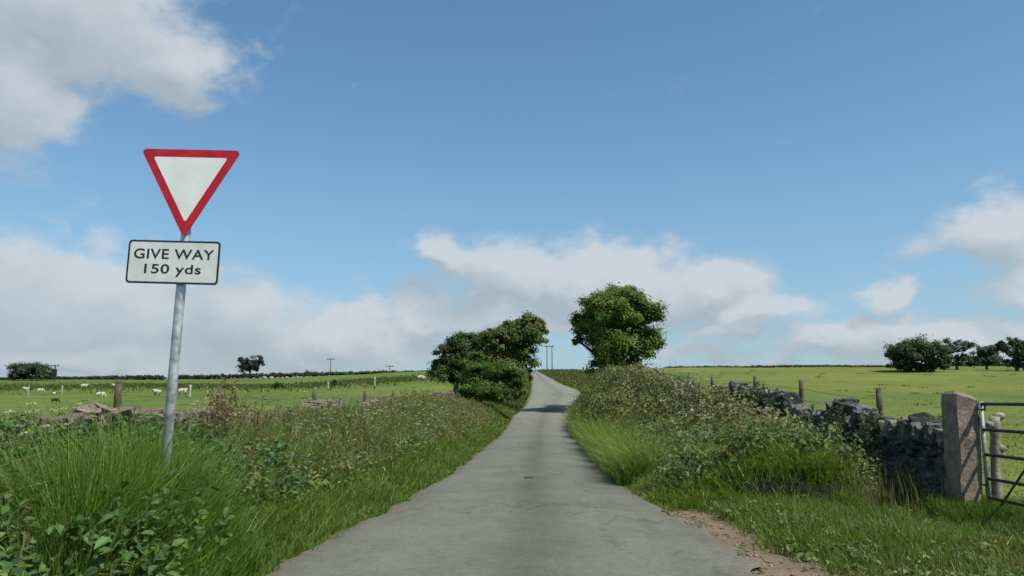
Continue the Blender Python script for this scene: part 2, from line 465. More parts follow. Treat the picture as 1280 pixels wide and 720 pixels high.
# ------------------------------------------------------------------ dry stone walls
def _stone_template():
    import bmesh
    bm = bmesh.new(); bmesh.ops.create_cube(bm, size=1)
    bmesh.ops.subdivide_edges(bm, edges=list(bm.edges), cuts=2, use_grid_fill=True)
    bm.verts.index_update()
    V = np.array([v.co[:] for v in bm.verts]); F = np.array([[v.index for v in f.verts] for f in bm.faces])
    bm.free()
    n = V / np.linalg.norm(V, axis=1)[:, None]
    V = V * .88 + n * .5 * .13
    return V, F
ST_V, ST_F = _stone_template()
def stones(name, C, S, RZ, tilt, tint, mat, parent=None, seed=1, jitter=.13):
    """many rough stones as one mesh: centres, sizes, turn, tilt"""
    r = np.random.default_rng(seed); n = len(C)
    V = np.repeat(ST_V[None], n, 0) + r.normal(0, jitter * .55, (n, len(ST_V), 3))
    V = V * np.asarray(S)[:, None, :]
    ct, s_t = np.cos(tilt)[:, None], np.sin(tilt)[:, None]
    y = V[..., 1] * ct - V[..., 2] * s_t; z = V[..., 1] * s_t + V[..., 2] * ct
    cz, sz = np.cos(RZ)[:, None], np.sin(RZ)[:, None]
    x = V[..., 0]; X = x * cz - y * sz; Y = x * sz + y * cz
    V = np.stack([X, Y, z], -1) + np.asarray(C)[:, None, :]
    F = (ST_F[None] + (np.arange(n) * len(ST_V))[:, None, None]).reshape(-1, 4)
    T = np.repeat(np.asarray(tint)[:, None, :], len(ST_V), 1).reshape(-1, 3)
    return mesh(name, V.reshape(-1, 3), [F], mat, tint=T, parent=parent)

def wall(name, label, path, top, tints, seed, coping=True, depth=.42, ruin=0.0, course=.17):
    r = np.random.default_rng(seed)
    d0, d1 = path[0][0], path[-1][0]
    x_mid = tab((d0 + d1) / 2, path)
    loc = Vector((float(tab(d0, path)), d0, gz1(float(tab(d0, path)), d0)))
    t = thing(name, loc, label, 'wall')
    C, S, RZ, TL, TN = [], [], [], [], []
    CC, CS, CR, CT, CN = [], [], [], [], []
    core = MB()
    pr = None
    d = d0
    def pick(): return tints[r.integers(len(tints))] * r.uniform(.75, 1.25)
    zmin = lambda dd: gz1(float(tab(dd, path)), dd) - .15
    for face in (-1, 1):
        z_rel = 0.0; k = 0
        while z_rel < 2.2:
            hc = course * r.uniform(.75, 1.25)
            d = d0 + r.uniform(0, .2)
            while d < d1:
                l = r.uniform(.12, .42)
                x = float(tab(d, path)); zb = zmin(d) + z_rel
                lim = float(tab(d, top)) - (.2 if coping else 0)
                lim -= ruin * max(0, fbm(np.array([d]), np.array([seed * 3.0]), .45)[0] - .42) * 3
                if zb + hc * .6 < lim:
                    C.append((x + face * (depth / 2 - .1 - .06 * z_rel) + r.uniform(-.025, .025), d + l / 2, zb + hc / 2))
                    S.append((r.uniform(.2, .3), l * 1.03, hc * 1.06)); RZ.append(r.uniform(-.08, .08)); TL.append(r.uniform(-.06, .06)); TN.append(pick())
                d += l
            z_rel += hc
    if coping:
        d = d0
        while d < d1:
            w = r.uniform(.06, .17)
            x = float(tab(d, path)); lim = float(tab(d, top))
            drop = ruin * max(0, fbm(np.array([d]), np.array([seed * 3.0]), .45)[0] - .42) * 3
            if r.random() > ruin * .5:
                h = r.uniform(.16, .40)
                CC.append((x + r.uniform(-.04, .04), d + w / 2, lim - drop - .06)); CS.append((depth * r.uniform(.8, 1.05), w * 1.1, h))
                CR.append(r.uniform(-.15, .15)); CT.append(r.uniform(.05, .55)); CN.append(pick())
            d += w * r.choice([1, 1, 1.4])
    stones('stonework', np.array(C) - np.array(loc), S, np.array(RZ), np.array(TL), np.array(TN), M_STONE, t, seed)
    if coping:
        stones('coping', np.array(CC) - np.array(loc), CS, np.array(CR), np.array(CT), np.array(CN), M_STONE, t, seed + 1)
    # rubble core so no light comes through
    ds = np.arange(d0 + .1, d1, .4); Vc = []
    for dd in ds:
        x = float(tab(dd, path)); zb = zmin(dd) - .1
        zt = max(zb + .1, float(tab(dd, top)) - .3 - ruin * max(0, fbm(np.array([dd]), np.array([seed * 3.0]), .45)[0] - .42) * 3)
        Vc += [(x - .1, dd, zb), (x + .1, dd, zb), (x + .1, dd, zt), (x - .1, dd, zt)]
    Vc = np.array(Vc) - np.array(loc); F = []
    for q in range(len(ds) - 1):
        for e in range(4): F.append((q * 4 + e, q * 4 + (e + 1) % 4, q * 4 + 4 + (e + 1) % 4, q * 4 + 4 + e))
    F += [(0, 3, 2, 1), tuple(len(Vc) - 4 + e for e in range(4))]
    mesh('rubble_core', Vc, [F], M_STONE, tint=np.tile(np.array([.10, .09, .08]), (len(Vc), 1)), parent=t)
    return t

grey = [np.array(c) for c in ((.085, .082, .080), (.11, .105, .098), (.06, .06, .06), (.15, .145, .13), (.05, .052, .05))]
tan = [np.array(c) * .78 for c in ((.24, .19, .15), (.29, .23, .19), (.20, .165, .14), (.26, .19, .165), (.18, .16, .14))]
RWALL = [(11.0, 5.72), (14, 5.5), (19, 5.5), (25, 5.45), (34, 5.3)]
RTOP = [(11, 1.02), (12.0, 1.08), (12.8, 1.02), (13.5, 1.24), (14.2, 1.42), (15, 1.50), (16, 1.44), (17, 1.58), (19, 1.74), (22, 1.95), (25, 2.0), (34, 2.4)]
wall('dry_stone_wall', 'grey mossy dry stone wall running from the stone gatepost into the bramble hedge', RWALL, RTOP, grey, 21, ruin=.35, course=.12)
LWALL = [(6.2, -4.9), (9, -5.05), (13, -5.0), (20, -5.1), (30, -5.2), (44, -5.1), (56, -4.9)]
LTOP = [(6.2, 1.12), (9, 1.24), (11, 1.20), (14, 1.12), (17, 1.26), (20.5, 1.36), (23, 1.24), (30, 1.46), (40, 1.75), (50, 2.0), (56, 2.1)]
wall('dry_stone_wall', 'tumbled tan dry stone wall half buried in weeds behind the give way sign', LWALL, LTOP, tan, 31, ruin=.75)

# ------------------------------------------------------------------ gateway on the right
def build_gatepost():
    d = 10.55
    base = at(1212, 655, d); base.z = gz1(base.x, d)
    t = thing('stone_gatepost', base, 'tall leaning stone gatepost with rounded top at the end of the grey wall', 'gatepost')
    top_l, top_r = at(1195, 492, d), at(1224, 501, d)
    bot_l, bot_r = at(1204, 650, d), at(1230, 650, d)
    # front outline of a rough quarried slab, then its depth
    ns, nv = 9, 15
    V = []
    r = np.random.default_rng(5)
    for j in range(nv):
        f = j / (nv - 1)
        a = bot_l.lerp(top_l, f); b = bot_r.lerp(top_r, f)
        a.z -= .35 * (1 - f); b.z -= .35 * (1 - f)
        cx, wx = (a.x + b.x) / 2, (b.x - a.x) / 2
        dep = .20
        for q in range(16):
            th = q * 2 * math.pi / 16
            c, s = math.cos(th), math.sin(th)
            e = .14
            sx = math.copysign(abs(c) ** e, c); sy = math.copysign(abs(s) ** e, s)
            z = a.z + (b.z - a.z) * (sx + 1) / 2
            V.append((cx + wx * sx + r.normal(0, .008), d + .2 + dep * sy + r.normal(0, .008), z + r.normal(0, .004)))
    F = []
    for j in range(nv - 1):
        for q in range(16): F.append((j * 16 + q, j * 16 + (q + 1) % 16, (j + 1) * 16 + (q + 1) % 16, (j + 1) * 16 + q))
    # domed top
    last = (nv - 1) * 16; V = np.array(V)
    cen = V[last:last + 16].mean(0)
    ring = V[last:last + 16]
    r1 = cen + (ring - cen) * .72 + np.array([-.01, 0, .05]); c1 = cen + np.array([-.02, 0, .075])
    V = np.vstack([V, r1, c1[None]])
    for q in range(16): F.append((last + q, last + (q + 1) % 16, last + 16 + (q + 1) % 16, last + 16 + q))
    T = [(last + 16 + q, last + 16 + (q + 1) % 16, last + 32) for q in range(16)]
    V = V - np.array(base)
    mesh('post_shaft', V, [T, F], M_POSTSTONE, tint=np.tile(np.array([.25, .20, .155]), (len(V), 1)), parent=t)
    # iron hinge pins towards the gate
    for (px, py) in ((1226, 512), (1229, 606)):
        p = at(px, py, d - .02) - base
        m = MB(); m.tube([p + Vector((-.02, .12, 0)), p + Vector((0, -.10, 0)), p + Vector((0, -.10, .07))], .014, 6)
        m.build('hinge_pin', M_RUST, t)
M_POSTSTONE = stone_mat('gatepost_stone', (.27, .27, .20), .56, .72)
build_gatepost()

def build_gate():
    d0 = 10.525; L = 3.4
    q0, q1 = at(1226, 505, d0), at(1280, 498, 9.6)
    x0 = q0.x; x1 = x0 + (q1.x - q0.x) / (d0 - 9.6) * L
    zb = [at(1228, y, d0).z for y in (505, 537, 568, 598, 622, 643)]
    z0 = gz1(x0, d0)
    base = Vector((x0, d0, z0))
    t = thing('field_gate', base, 'rusty dark metal bar field gate hung on the stone gatepost', 'gate')
    P = lambda f, z: Vector((x0 + (x1 - x0) * f, d0 - L * f, z)) - base
    for z in zb:
        m = MB(); m.tube([P(0, z), P(.5, z - .006), P(1, z)], .021, 8); m.build('rail', M_RUST, t, True)
    for f in (0, 1):
        m = MB(); m.tube([P(f, zb[-1] - .03), P(f, zb[0] + .03)], .027, 8)
        m.build('stile', M_STILE if f == 0 else M_RUST, t, True)
    m = MB(); m.tube([P(.03, zb[-1]), P(.5, zb[0])], .014, 6); m.build('brace', M_RUST, t, True)
    m = MB(); m.tube([P(.97, zb[-1]), P(.5, zb[0])], .014, 6); m.build('brace', M_RUST, t, True)
    m = MB(); m.tube([P(.5, zb[-1]), P(.5, zb[0])], .014, 6); m.build('upright', M_RUST, t, True)
    # the knobbly pale stump just behind the hanging stile
    s = at(1247, 640, 11.25); s.z = gz1(s.x, 11.25)
    tp = at(1242, 520, 11.25)
    k = thing('timber_stump', s, 'pale knobbly weathered stump just behind the gate hinge', 'post')
    m = MB(); pts = [Vector((0, 0, -.2))]; rad = [.085]
    rr = random.Random(4)
    for i in range(9):
        f = (i + 1) / 9; pts.append(Vector((tp - s) * f) + Vector((rr.uniform(-.015, .015), rr.uniform(-.015, .015), 0))); rad.append(.062 + rr.uniform(-.015, .022))
    rad[-1] = .07
    m.tube(pts, rad, 9); m.build('trunk_shaft', M_STUMP, k, True)
    for (f, side, up) in ((.97, 1, .04), (.66, 1, .03), (.9, -1, .02)):
        p = (tp - s) * f; m = MB(); m.tube([p, p + Vector((side * .08, -.02, up)), p + Vector((side * .13, -.03, up * 1.2))], [.055, .06, .03], 7); m.build('knot', M_STUMP, k, True)
build_gate()

# ------------------------------------------------------------------ give way sign
def build_sign():
    d = 6.3
    p0, p1 = at(204, 565, d), at(228.5, 292, d)
    ax = (p1 - p0).normalized()
    ang = math.atan2(ax.x, ax.z)
    zg = gz1(p0.x, d)
    foot = p0 + ax * ((zg - p0.z) / ax.z)
    t = thing('give_way_sign', foot, 'red and white triangular warning sign above a give way distance plate on grey pole', 'road sign')
    t.rotation_euler = (0, ang, 0)
    inv = Matrix.Rotation(-ang, 3, 'Y')
    loc = lambda px, py: inv @ (at(px, py, d) - foot)
    # pole
    ztop = loc(236, 200).z
    pole_y = .055
    m = MB(); m.tube([Vector((0, pole_y, -.5)), Vector((0, pole_y, ztop * .5)), Vector((0, pole_y, ztop - .02)), Vector((0, pole_y, ztop))], [.038, .038, .038, .03], 16)
    m.build('pole', M_GALV, t, True)
    # triangle
    A, B, C = loc(176, 183.5), loc(303, 190.5), loc(229.5, 298)
    mid = (A + B) / 2
    hw = (B - A).length / 2 * .99; hz = mid.z; cx = mid.x; cz = C.z
    ctr = Vector((cx, 0, hz - (hz - cz) / 3))
    def rounded_tri(scale, rad, seg=7):
        P = [Vector((cx - hw, 0, hz)), Vector((cx, 0, cz)), Vector((cx + hw, 0, hz))]
        P = [ctr + (p - ctr) * scale for p in P]
        out = []
        for i in range(3):
            p, a, b = P[i], P[i - 1], P[(i + 1) % 3]
            da, db = (a - p).normalized(), (b - p).normalized()
            bis = (da + db).normalized(); half = math.acos(max(-1, min(1, da.dot(db)))) / 2
            c = p + bis * (rad / math.sin(half))
            q0 = p + da * (rad / math.tan(half)); q1 = p + db * (rad / math.tan(half))
            v0, v1 = q0 - c, q1 - c
            for s in range(seg + 1):
                v = v0.lerp(v1, s / seg).normalized() * rad; out.append(c + v)
        return out
    def slab(outline, y0, y1):
        n = len(outline)
        V = [(p.x, y0, p.z) for p in outline] + [(p.x, y1, p.z) for p in outline]
        c = sum(outline, Vector()) / n
        V += [(c.x, y0, c.z), (c.x, y1, c.z)]
        F = [(i, (i + 1) % n, n + (i + 1) % n, n + i) for i in range(n)]
        T = [(2 * n, (i + 1) % n, i) for i in range(n)] + [(2 * n + 1, n + i, n + (i + 1) % n) for i in range(n)]
        return np.array(V), np.array(T), np.array(F)
    V, T, F = slab(rounded_tri(1.0, .028), 0, .004)
    backp = mesh('triangle_plate', V, [T, F], M_BACK, parent=t)
    # red border ring in front of it
    o, i_ = rounded_tri(.996, .028), rounded_tri(.735, .012)
    n = len(o)
    V = [(p.x, -.003, p.z) for p in o] + [(p.x, -.003, p.z) for p in i_] + [(p.x, -.0005, p.z) for p in o] + [(p.x, -.0005, p.z) for p in i_]
    F = []
    for k in range(n):
        k2 = (k + 1) % n
        F += [(k, k2, n + k2, n + k), (2 * n + k2, 2 * n + k, 3 * n + k, 3 * n + k2), (k, 2 * n + k, 2 * n + k2, k2), (n + k2, 3 * n + k2, 3 * n + k, n + k)]
    mesh('red_border', np.array(V), [np.array(F)], M_RED, parent=backp)
    V, T, F = slab(rounded_tri(.733, .012), -.0025, -.0006)
    mesh('white_centre', V, [T, F], M_WHITE, parent=backp)
    # distance plate
    c = loc(216.5, 327.8)
    w = (loc(276, 305) - loc(162, 297)).length; h = (loc(162, 297) - loc(157.5, 351)).length
    def rrect(w, h, r, seg=5):
        out = []
        for (sx, sz, a0) in ((1, 1, 0), (-1, 1, 90), (-1, -1, 180), (1, -1, 270)):
            for s in range(seg + 1):
                a = R(a0 + 90 * s / seg)
                out.append(Vector((c.x + sx * (w / 2 - r) + r * math.cos(a), 0, c.z + sz * (h / 2 - r) + r * math.sin(a))))
        return out
    V, T, F = slab(rrect(w, h, .03), 0, .004)
    pl = mesh('distance_plate', V, [T, F], M_BACK, parent=t)
    o, i_ = rrect(w * .998, h * .998, .03), rrect(w - .030, h - .030, .02)
    n = len(o)
    V = [(p.x, -.003, p.z) for p in o] + [(p.x, -.003, p.z) for p in i_] + [(p.x, -.0005, p.z) for p in o] + [(p.x, -.0005, p.z) for p in i_]
    F = []
    for k in range(n):
        k2 = (k + 1) % n
        F += [(k, k2, n + k2, n + k), (2 * n + k2, 2 * n + k, 3 * n + k, 3 * n + k2), (k, 2 * n + k, 2 * n + k2, k2), (n + k2, 3 * n + k2, 3 * n + k, n + k)]
    mesh('black_border', np.array(V), [np.array(F)], M_BLACK, parent=pl)
    V, T, F = slab(rrect(w - .032, h - .032, .02), -.0025, -.0006)
    mesh('white_face', V, [T, F], M_WHITE_DULL, parent=pl)
    for (txt, px0, px1, pyc, cap) in (('GIVE WAY', 168, 267.5, 318.5, .105), ('150 yds', 180.5, 251, 338.5, .098)):
        fc = bpy.data.curves.new('lettering', 'FONT'); fc.body = txt; fc.size = .13; fc.offset = .0018; fc.extrude = .0006; fc.space_character = 1.06
        fc.align_x = 'CENTER'; fc.align_y = 'CENTER'
        tmp = bpy.data.objects.new('lettering', fc); COL.objects.link(tmp)
        dg = bpy.context.evaluated_depsgraph_get()
        me = bpy.data.meshes.new_from_object(tmp.evaluated_get(dg))
        bpy.data.objects.remove(tmp)
        xs = [v.co.x for v in me.vertices]; ys = [v.co.y for v in me.vertices]
        a, b = loc(px0, pyc), loc(px1, pyc)
        wx = (loc(px1, pyc + (px1 - px0) * .068) - a).length
        sx = wx / (max(xs) - min(xs))
        # cap height from the first digit or capital letter
        sz = cap / (.13 * .92)
        mx = (max(xs) + min(xs)) / 2
        cc = loc((px0 + px1) / 2, pyc)
        capmid = 0.0 if txt == 'GIVE WAY' else .012
        for v in me.vertices:
            x, y, z = v.co
            v.co = (cc.x + (x - mx) * sx, -.0034 + z * .5, cc.z + (y + capmid) * sz)
        me.materials.clear(); me.materials.append(M_BLACK)
        me.name = 'lettering'
        ob = bpy.data.objects.new('lettering', me); link(ob, pl)
    # clips that hold both plates to the pole
    for zc in (hz - .12, hz - .42, c.z + .09, c.z - .09):
        m = MB(); m.box((0, .030, zc), (.13, .05, .035), bevel=.006); m.build('clip', M_GALV, t)
M_WHITE_DULL = plain('plate_white', (.64, .66, .645), .5, nscale=4.5, var=.10)
build_sign()

# ------------------------------------------------------------------ fences and posts
def post_mesh(m, base, h, w, rr, sink=.25):
    lean = Vector((rr.uniform(-.03, .03), rr.uniform(-.03, .03), 0))
    n = 6
    pts = [base + Vector((0, 0, -sink)) + (lean * (i / (n - 1)) + Vector((0, 0, (h + sink) * i / (n - 1)))) for i in range(n)]
    m.tube(pts, [w * rr.uniform(.92, 1.05) for _ in range(n - 1)] + [w * .8], 8)
    return pts[-1]
def fence(label, spots, width, seed, wires=(.2, .45)):
    """spots: (x, d, z of the top)"""
    rr = random.Random(seed)
    base = Vector((spots[0][0], spots[0][1], gz1(spots[0][0], spots[0][1])))
    t = thing('wire_fence', base, label, 'fence')
    tops = []
    for (x, d, zt) in spots:
        z = gz1(x, d); m = MB()
        tops.append(post_mesh(m, Vector((x, d, z)) - base, zt - z, width, rr)); m.build('post', M_OAK, t, True)
    for dz in wires:
        m = MB()
        for a, b in zip(tops[:-1], tops[1:]):
            pa, pb = a - Vector((width * .8, 0, dz)), b - Vector((width * .8, 0, dz))
            mid = (pa + pb) / 2 - Vector((0, 0, .03))
            m.tube([pa, mid, pb], .005, 4, cap=False)
        m.build('wire', M_WIRE, t)
sp = []
for (px, py, d) in ((40, 478, 8.8), (150, 476, 11.7), (275, 484, 15.5), (393, 489, 22.3), (457, 489, 29.3), (491, 488, 35), (519.5, 488, 42), (537, 488, 48), (569, 478, 64)):
    p = at(px, py, d); sp.append((p.x, d, p.z))
fence('brown post and wire fence standing just behind the tumbled tan wall', sp[1:], .065, 3)
sp = []
for (px, py, d) in ((1098, 485, 15), (1001.5, 475, 19), (943.5, 470, 23), (891, 471, 28)):
    p = at(px, py, d); sp.append((p.x, d, p.z))
fence('dark post and wire fence behind the grey wall in the bright right field', sp, .062, 5)

def lone_post(px, pt, pb, label, pale=True, w=None, group='posts out in the left field'):
    b = hit(px, pb); d = b.y
    top = at(px, pt, d)
    o = MB(); rr = random.Random(int(px))
    post_mesh(o, Vector((0, 0, 0)), max(.7, top.z - b.z), w or .0016 * d, rr)
    ob = o.build('fence_post', M_OAK_PALE if pale else M_OAK, None, True); ob.location = b
    tag(ob, label, 'post', group)
lone_post(77, 482, 494, 'pale thin post among the sheep right of the far left pole', w=.11)
lone_post(237, 481, 496, 'grey post beside the dark legged sheep right of the sign pole', w=.16)
lone_post(259, 482, 493, 'pale slim post in the field left of the lone boxy tree', w=.11)
lone_post(410, 477, 486, 'pale post beside a dark thistle clump in the middle of the left field', w=.14)
lone_post(468, 471, 483, 'pale tall post on the rough grass strip of the left field', w=.16)
lone_post(35, 483, 494, 'weathered short post under the far left domed tree', w=.10)
p = at(168, 508, 10.9); ob = MB(); post_mesh(ob, Vector((0, 0, 0)), p.z - gz1(p.x, 10.9), .055, random.Random(2)); o = ob.build('fence_post', M_OAK, None, True)
o.location = (p.x, 10.9, gz1(p.x, 10.9)); tag(o, 'short dark post in the weeds just left of the sign pole', 'post')

# utility poles on the skyline
def pole(px, pt, pb, d, label, twin=False, box=False, r=.16):
    b = at(px, pb, d); z = gz1(b.x, d); top = at(px, pt, d).z
    base = Vector((b.x, d, z)); h = top - z
    t = thing('utility_pole', base, label, 'utility pole')
    xs = (-.75, .75) if twin else (0,)
    for x in xs:
        m = MB(); m.tube([Vector((x, 0, -.5)), Vector((x, 0, h * .5)), Vector((x, 0, h))], [r, r * .9, r * .75], 8); m.build('pole_shaft', M_POLE, t, True)
    m = MB(); m.box((0, -r, h - .25), (2.6 if not box else 2.2, .16, .22)); m.build('crossarm', M_POLE, t)
    for x in (-.9, 0, .9):
        m = MB(); m.tube([Vector((x, -r, h - .14)), Vector((x, -r, h + .18))], [.07, .05], 6); m.build('insulator', M_POLE, t)
    if box:
        m = MB(); m.box((.15, -.5, h * .5), (1.1, .8, 1.9), bevel=.12); m.build('transformer', M_FACE_DARK, t)
pole(687, 432, 464, 240, 'twin wooden utility pole on the skyline between the two roadside trees', twin=True, r=.15)
pole(413, 448, 468, 250, 'thin single utility pole on the skyline of the left field', r=.13)
pole(67.5, 456, 478, 200, 'utility pole with dark transformer box beside the far left domed tree', box=True, r=.17)
pole(487, 457, 468, 260, 'short utility pole peeping over the hedge near the roadside trees', r=.13)

# ------------------------------------------------------------------ foliage
def leaves(P, Nrm, size, tint, aspect=.55, r=rng, jit=.35):
    """one diamond leaf per point"""
    n = len(P)
    a = r.normal(size=(n, 3)); Nrm = Nrm + r.normal(0, jit, (n, 3)); Nrm /= np.linalg.norm(Nrm, axis=1)[:, None] + 1e-9
    T = np.cross(Nrm, a); T /= np.linalg.norm(T, axis=1)[:, None] + 1e-9
    B = np.cross(Nrm, T)
    s = (size * r.uniform(.6, 1.35, n))[:, None]
    V = np.stack([P - T * s * .5, P + B * s * aspect * .5 + Nrm * s * .08, P + T * s * .5, P - B * s * aspect * .5 + Nrm * s * .08], 1).reshape(-1, 3)
    F = np.arange(4 * n).reshape(-1, 4)
    return V, F, np.repeat(tint, 4, 0)
def ovate(P, Nrm, size, tint, aspect, r, jit=.25):
    n = len(P)
    a = r.normal(size=(n, 3)); Nrm = Nrm + r.normal(0, jit, (n, 3)); Nrm /= np.linalg.norm(Nrm, axis=1)[:, None] + 1e-9
    T = np.cross(Nrm, a); T /= np.linalg.norm(T, axis=1)[:, None] + 1e-9
    B = np.cross(Nrm, T)
    s = (size * r.uniform(.6, 1.35, n))[:, None]; w = aspect * .5
    V = np.stack([P - T * s * .5, P - T * s * .22 + B * s * w + Nrm * s * .10, P + T * s * .14 + B * s * w * .8 + Nrm * s * .07, P + T * s * .5 - Nrm * s * .10,
                  P + T * s * .14 - B * s * w * .8 + Nrm * s * .07, P - T * s * .22 - B * s * w + Nrm * s * .10], 1).reshape(-1, 3)
    i = np.arange(n)[:, None] * 6
    F = np.vstack([i + np.array([[0, 1, 2, 3]]), i + np.array([[0, 3, 4, 5]])])
    return V, F, np.repeat(tint, 6, 0)
def unit(n, r):
    v = r.normal(size=(n, 3)); return v / np.linalg.norm(v, axis=1)[:, None]
def pick_tint(n, pal, r, var=.25):
    pal = np.array(pal); t = pal[r.integers(len(pal), size=n)]
    return t * (1 + r.uniform(-var, var, (n, 1))) * (1 + r.uniform(-.08, .08, (n, 3)))
def leaf_cloud(blobs, n, size, pal, r, sub=26, sub_r=.26, fill=.35, aspect=.55, tvar=.3, zsq=.7):
    """blobs: (centre, radii); leaf clumps over their skin and some inside"""
    vol = np.array([b[1][0] * b[1][1] + b[1][0] * b[1][2] for b in blobs]); cnt = np.maximum(8, (n * vol / vol.sum()).astype(int))
    P, Nn, T, tips = [], [], [], []
    for (c, rad), k in zip(blobs, cnt):
        c = np.array(c[:]); rad = np.array(rad)
        m = max(5, int(sub * (k / (n / len(blobs))) ** .5))
        dirs = unit(m, r); dirs[:, 2] = np.where(dirs[:, 2] < -.5, -dirs[:, 2] * .6, dirs[:, 2])
        q = np.where(r.random(m) < fill, r.uniform(.25, .75, m), r.uniform(.75, 1.12, m))
        sc = c + dirs * rad * q[:, None]
        sr = sub_r * rad.mean() * r.uniform(.6, 1.35, m)
        st = pick_tint(m, pal, r, tvar)
        idx = r.integers(m, size=k)
        off = r.normal(size=(k, 3)) * np.array([1, 1, zsq]) * sr[idx][:, None] * .62
        P.append(sc[idx] + off)
        nn = dirs[idx] * .6 + off / (sr[idx][:, None] + 1e-6) * .5 + np.array([0, 0, .55])
        Nn.append(nn); T.append(st[idx] * (1 + r.uniform(-.2, .2, (k, 1))))
        tips.append(sc)
    P = np.vstack(P); Nn = np.vstack(Nn); T = np.vstack(T)
    V, F, TT = leaves(P, Nn, np.full(len(P), size), T, aspect, r)
    return V, F, TT, tips
def tree(name, label, d, trunk_px, blobs_px, n, size, pal, seed, group=None, tr=.25, sub=26, sub_r=.26, fill=.35, base=None, cat='tree', depth=1.0, bare=0, tvar=.3, tree_top=.8):
    r = np.random.default_rng(seed); rr = random.Random(seed)
    if base is None:
        b = at(trunk_px[0], trunk_px[1], d); b = Vector((b.x, d, gz1(b.x, d)))
    else: b = base
    t = thing(name, b, label, cat, group)
    bl = []
    for (px, py, rx, ry) in blobs_px:
        off = rr.uniform(-.35, .35) * rx / 1000 * d * depth
        c = at(px, py, d) + Vector((0, off, 0)) - b
        bl.append((c, (rx / 1000 * d, rx / 1000 * d * depth, ry / 1000 * d)))
    V, F, T, tips = leaf_cloud(bl, n, size, pal, r, sub, sub_r, fill, tvar=tvar)
    mesh('crown', V, [F], M_LEAF_DARK, tint=T, parent=t)
    m = MB()
    cz = np.mean([q[0].z for q in bl]); cxm = np.mean([q[0].x for q in bl])
    fork = Vector((cxm * .35, 0, max(.3, cz * .45)))
    m.tube([Vector((0, 0, -.4)), Vector((rr.uniform(-.05, .05), 0, fork.z * .5)), fork], [tr * 1.25, tr, tr * .85], 9)
    for (c, rad), tp in zip(bl, tips):
        mid = fork.lerp(c, .5) + Vector((rr.uniform(-.2, .2), rr.uniform(-.2, .2), rr.uniform(0, .25))) * rad[0]
        m.tube([fork, mid, c], [tr * .6, tr * .36, tr * .18], 6)
        for k in range(min(len(tp), 10 + bare)):
            e = Vector(tp[k]); mm = c.lerp(e, .5) + Vector((rr.uniform(-.1, .1), rr.uniform(-.1, .1), rr.uniform(-.1, .1))) * rad[0]
            m.tube([c.lerp(mid, .3), mm, e], [tr * .16, tr * .10, tr * .04], 4, cap=False)
    m.build('trunk', M_BARK, t, True)
    return t

PAL_TREE = [(.105, .172, .028), (.130, .196, .032), (.076, .135, .028), (.155, .205, .038)]
PAL_DARK = [(.046, .082, .032), (.058, .095, .036), (.036, .066, .028)]
PAL_MID = [(.098, .148, .032), (.122, .165, .038), (.072, .120, .030), (.148, .165, .052)]
PAL_GREY = [(.060, .078, .046), (.075, .09, .055), (.05, .066, .04)]
tree('roadside_tree', 'tall bushy green tree on the right verge shading the road', 61, (764, 495),
     [(768, 386, 36, 24), (748, 396, 30, 26), (796, 396, 28, 24), (772, 412, 46, 28), (737, 412, 22, 20), (772, 440, 36, 26), (758, 462, 24, 24), (812, 398, 16, 14), (800, 424, 26, 20), (778, 372, 24, 12), (816, 432, 10, 9), (722, 425, 8, 7), (780, 462, 26, 20)],
     66000, .23, PAL_TREE, 41, tr=.34, sub=30, sub_r=.20, fill=.28, depth=1.7)
tree('roadside_tree', 'leaning broad tree on the left verge overhanging the road', 62, (624, 490),
     [(652, 420, 30, 22), (660, 406, 20, 11), (632, 426, 24, 20), (670, 424, 15, 15), (645, 445, 26, 20), (622, 448, 22, 20), (648, 465, 16, 18), (675, 412, 10, 9), (612, 424, 16, 12), (636, 470, 26, 18), (618, 466, 22, 20), (628, 455, 26, 18)],
     56000, .23, PAL_MID, 42, tr=.30, sub=36, sub_r=.21)
tree('field_tree', 'rounded bushy tree behind the leaning roadside tree', 80, (570, 475),
     [(566, 442, 20, 22), (584, 434, 20, 18), (556, 456, 14, 12), (578, 456, 22, 12), (600, 428, 16, 14), (566, 458, 26, 14), (548, 464, 14, 9), (590, 452, 24, 14), (562, 470, 24, 9), (585, 470, 22, 12)],
     40000, .26, [(.062, .105, .034), (.078, .122, .038), (.048, .084, .030)], 43, tr=.26)
tree('roadside_shrub', 'bright green pointed shrub at the foot of the left roadside tree', 52, (600, 492),
     [(596, 466, 17, 24), (606, 478, 22, 14), (630, 482, 22, 13), (590, 484, 16, 14), (598, 450, 8, 10), (645, 488, 14, 12), (612, 490, 26, 12), (630, 470, 22, 14), (584, 494, 14, 9), (622, 494, 26, 9), (600, 496, 20, 9)],
     42000, .15, [(.085, .155, .026), (.110, .178, .030), (.064, .122, .024)], 44, tr=.08, cat='shrub')
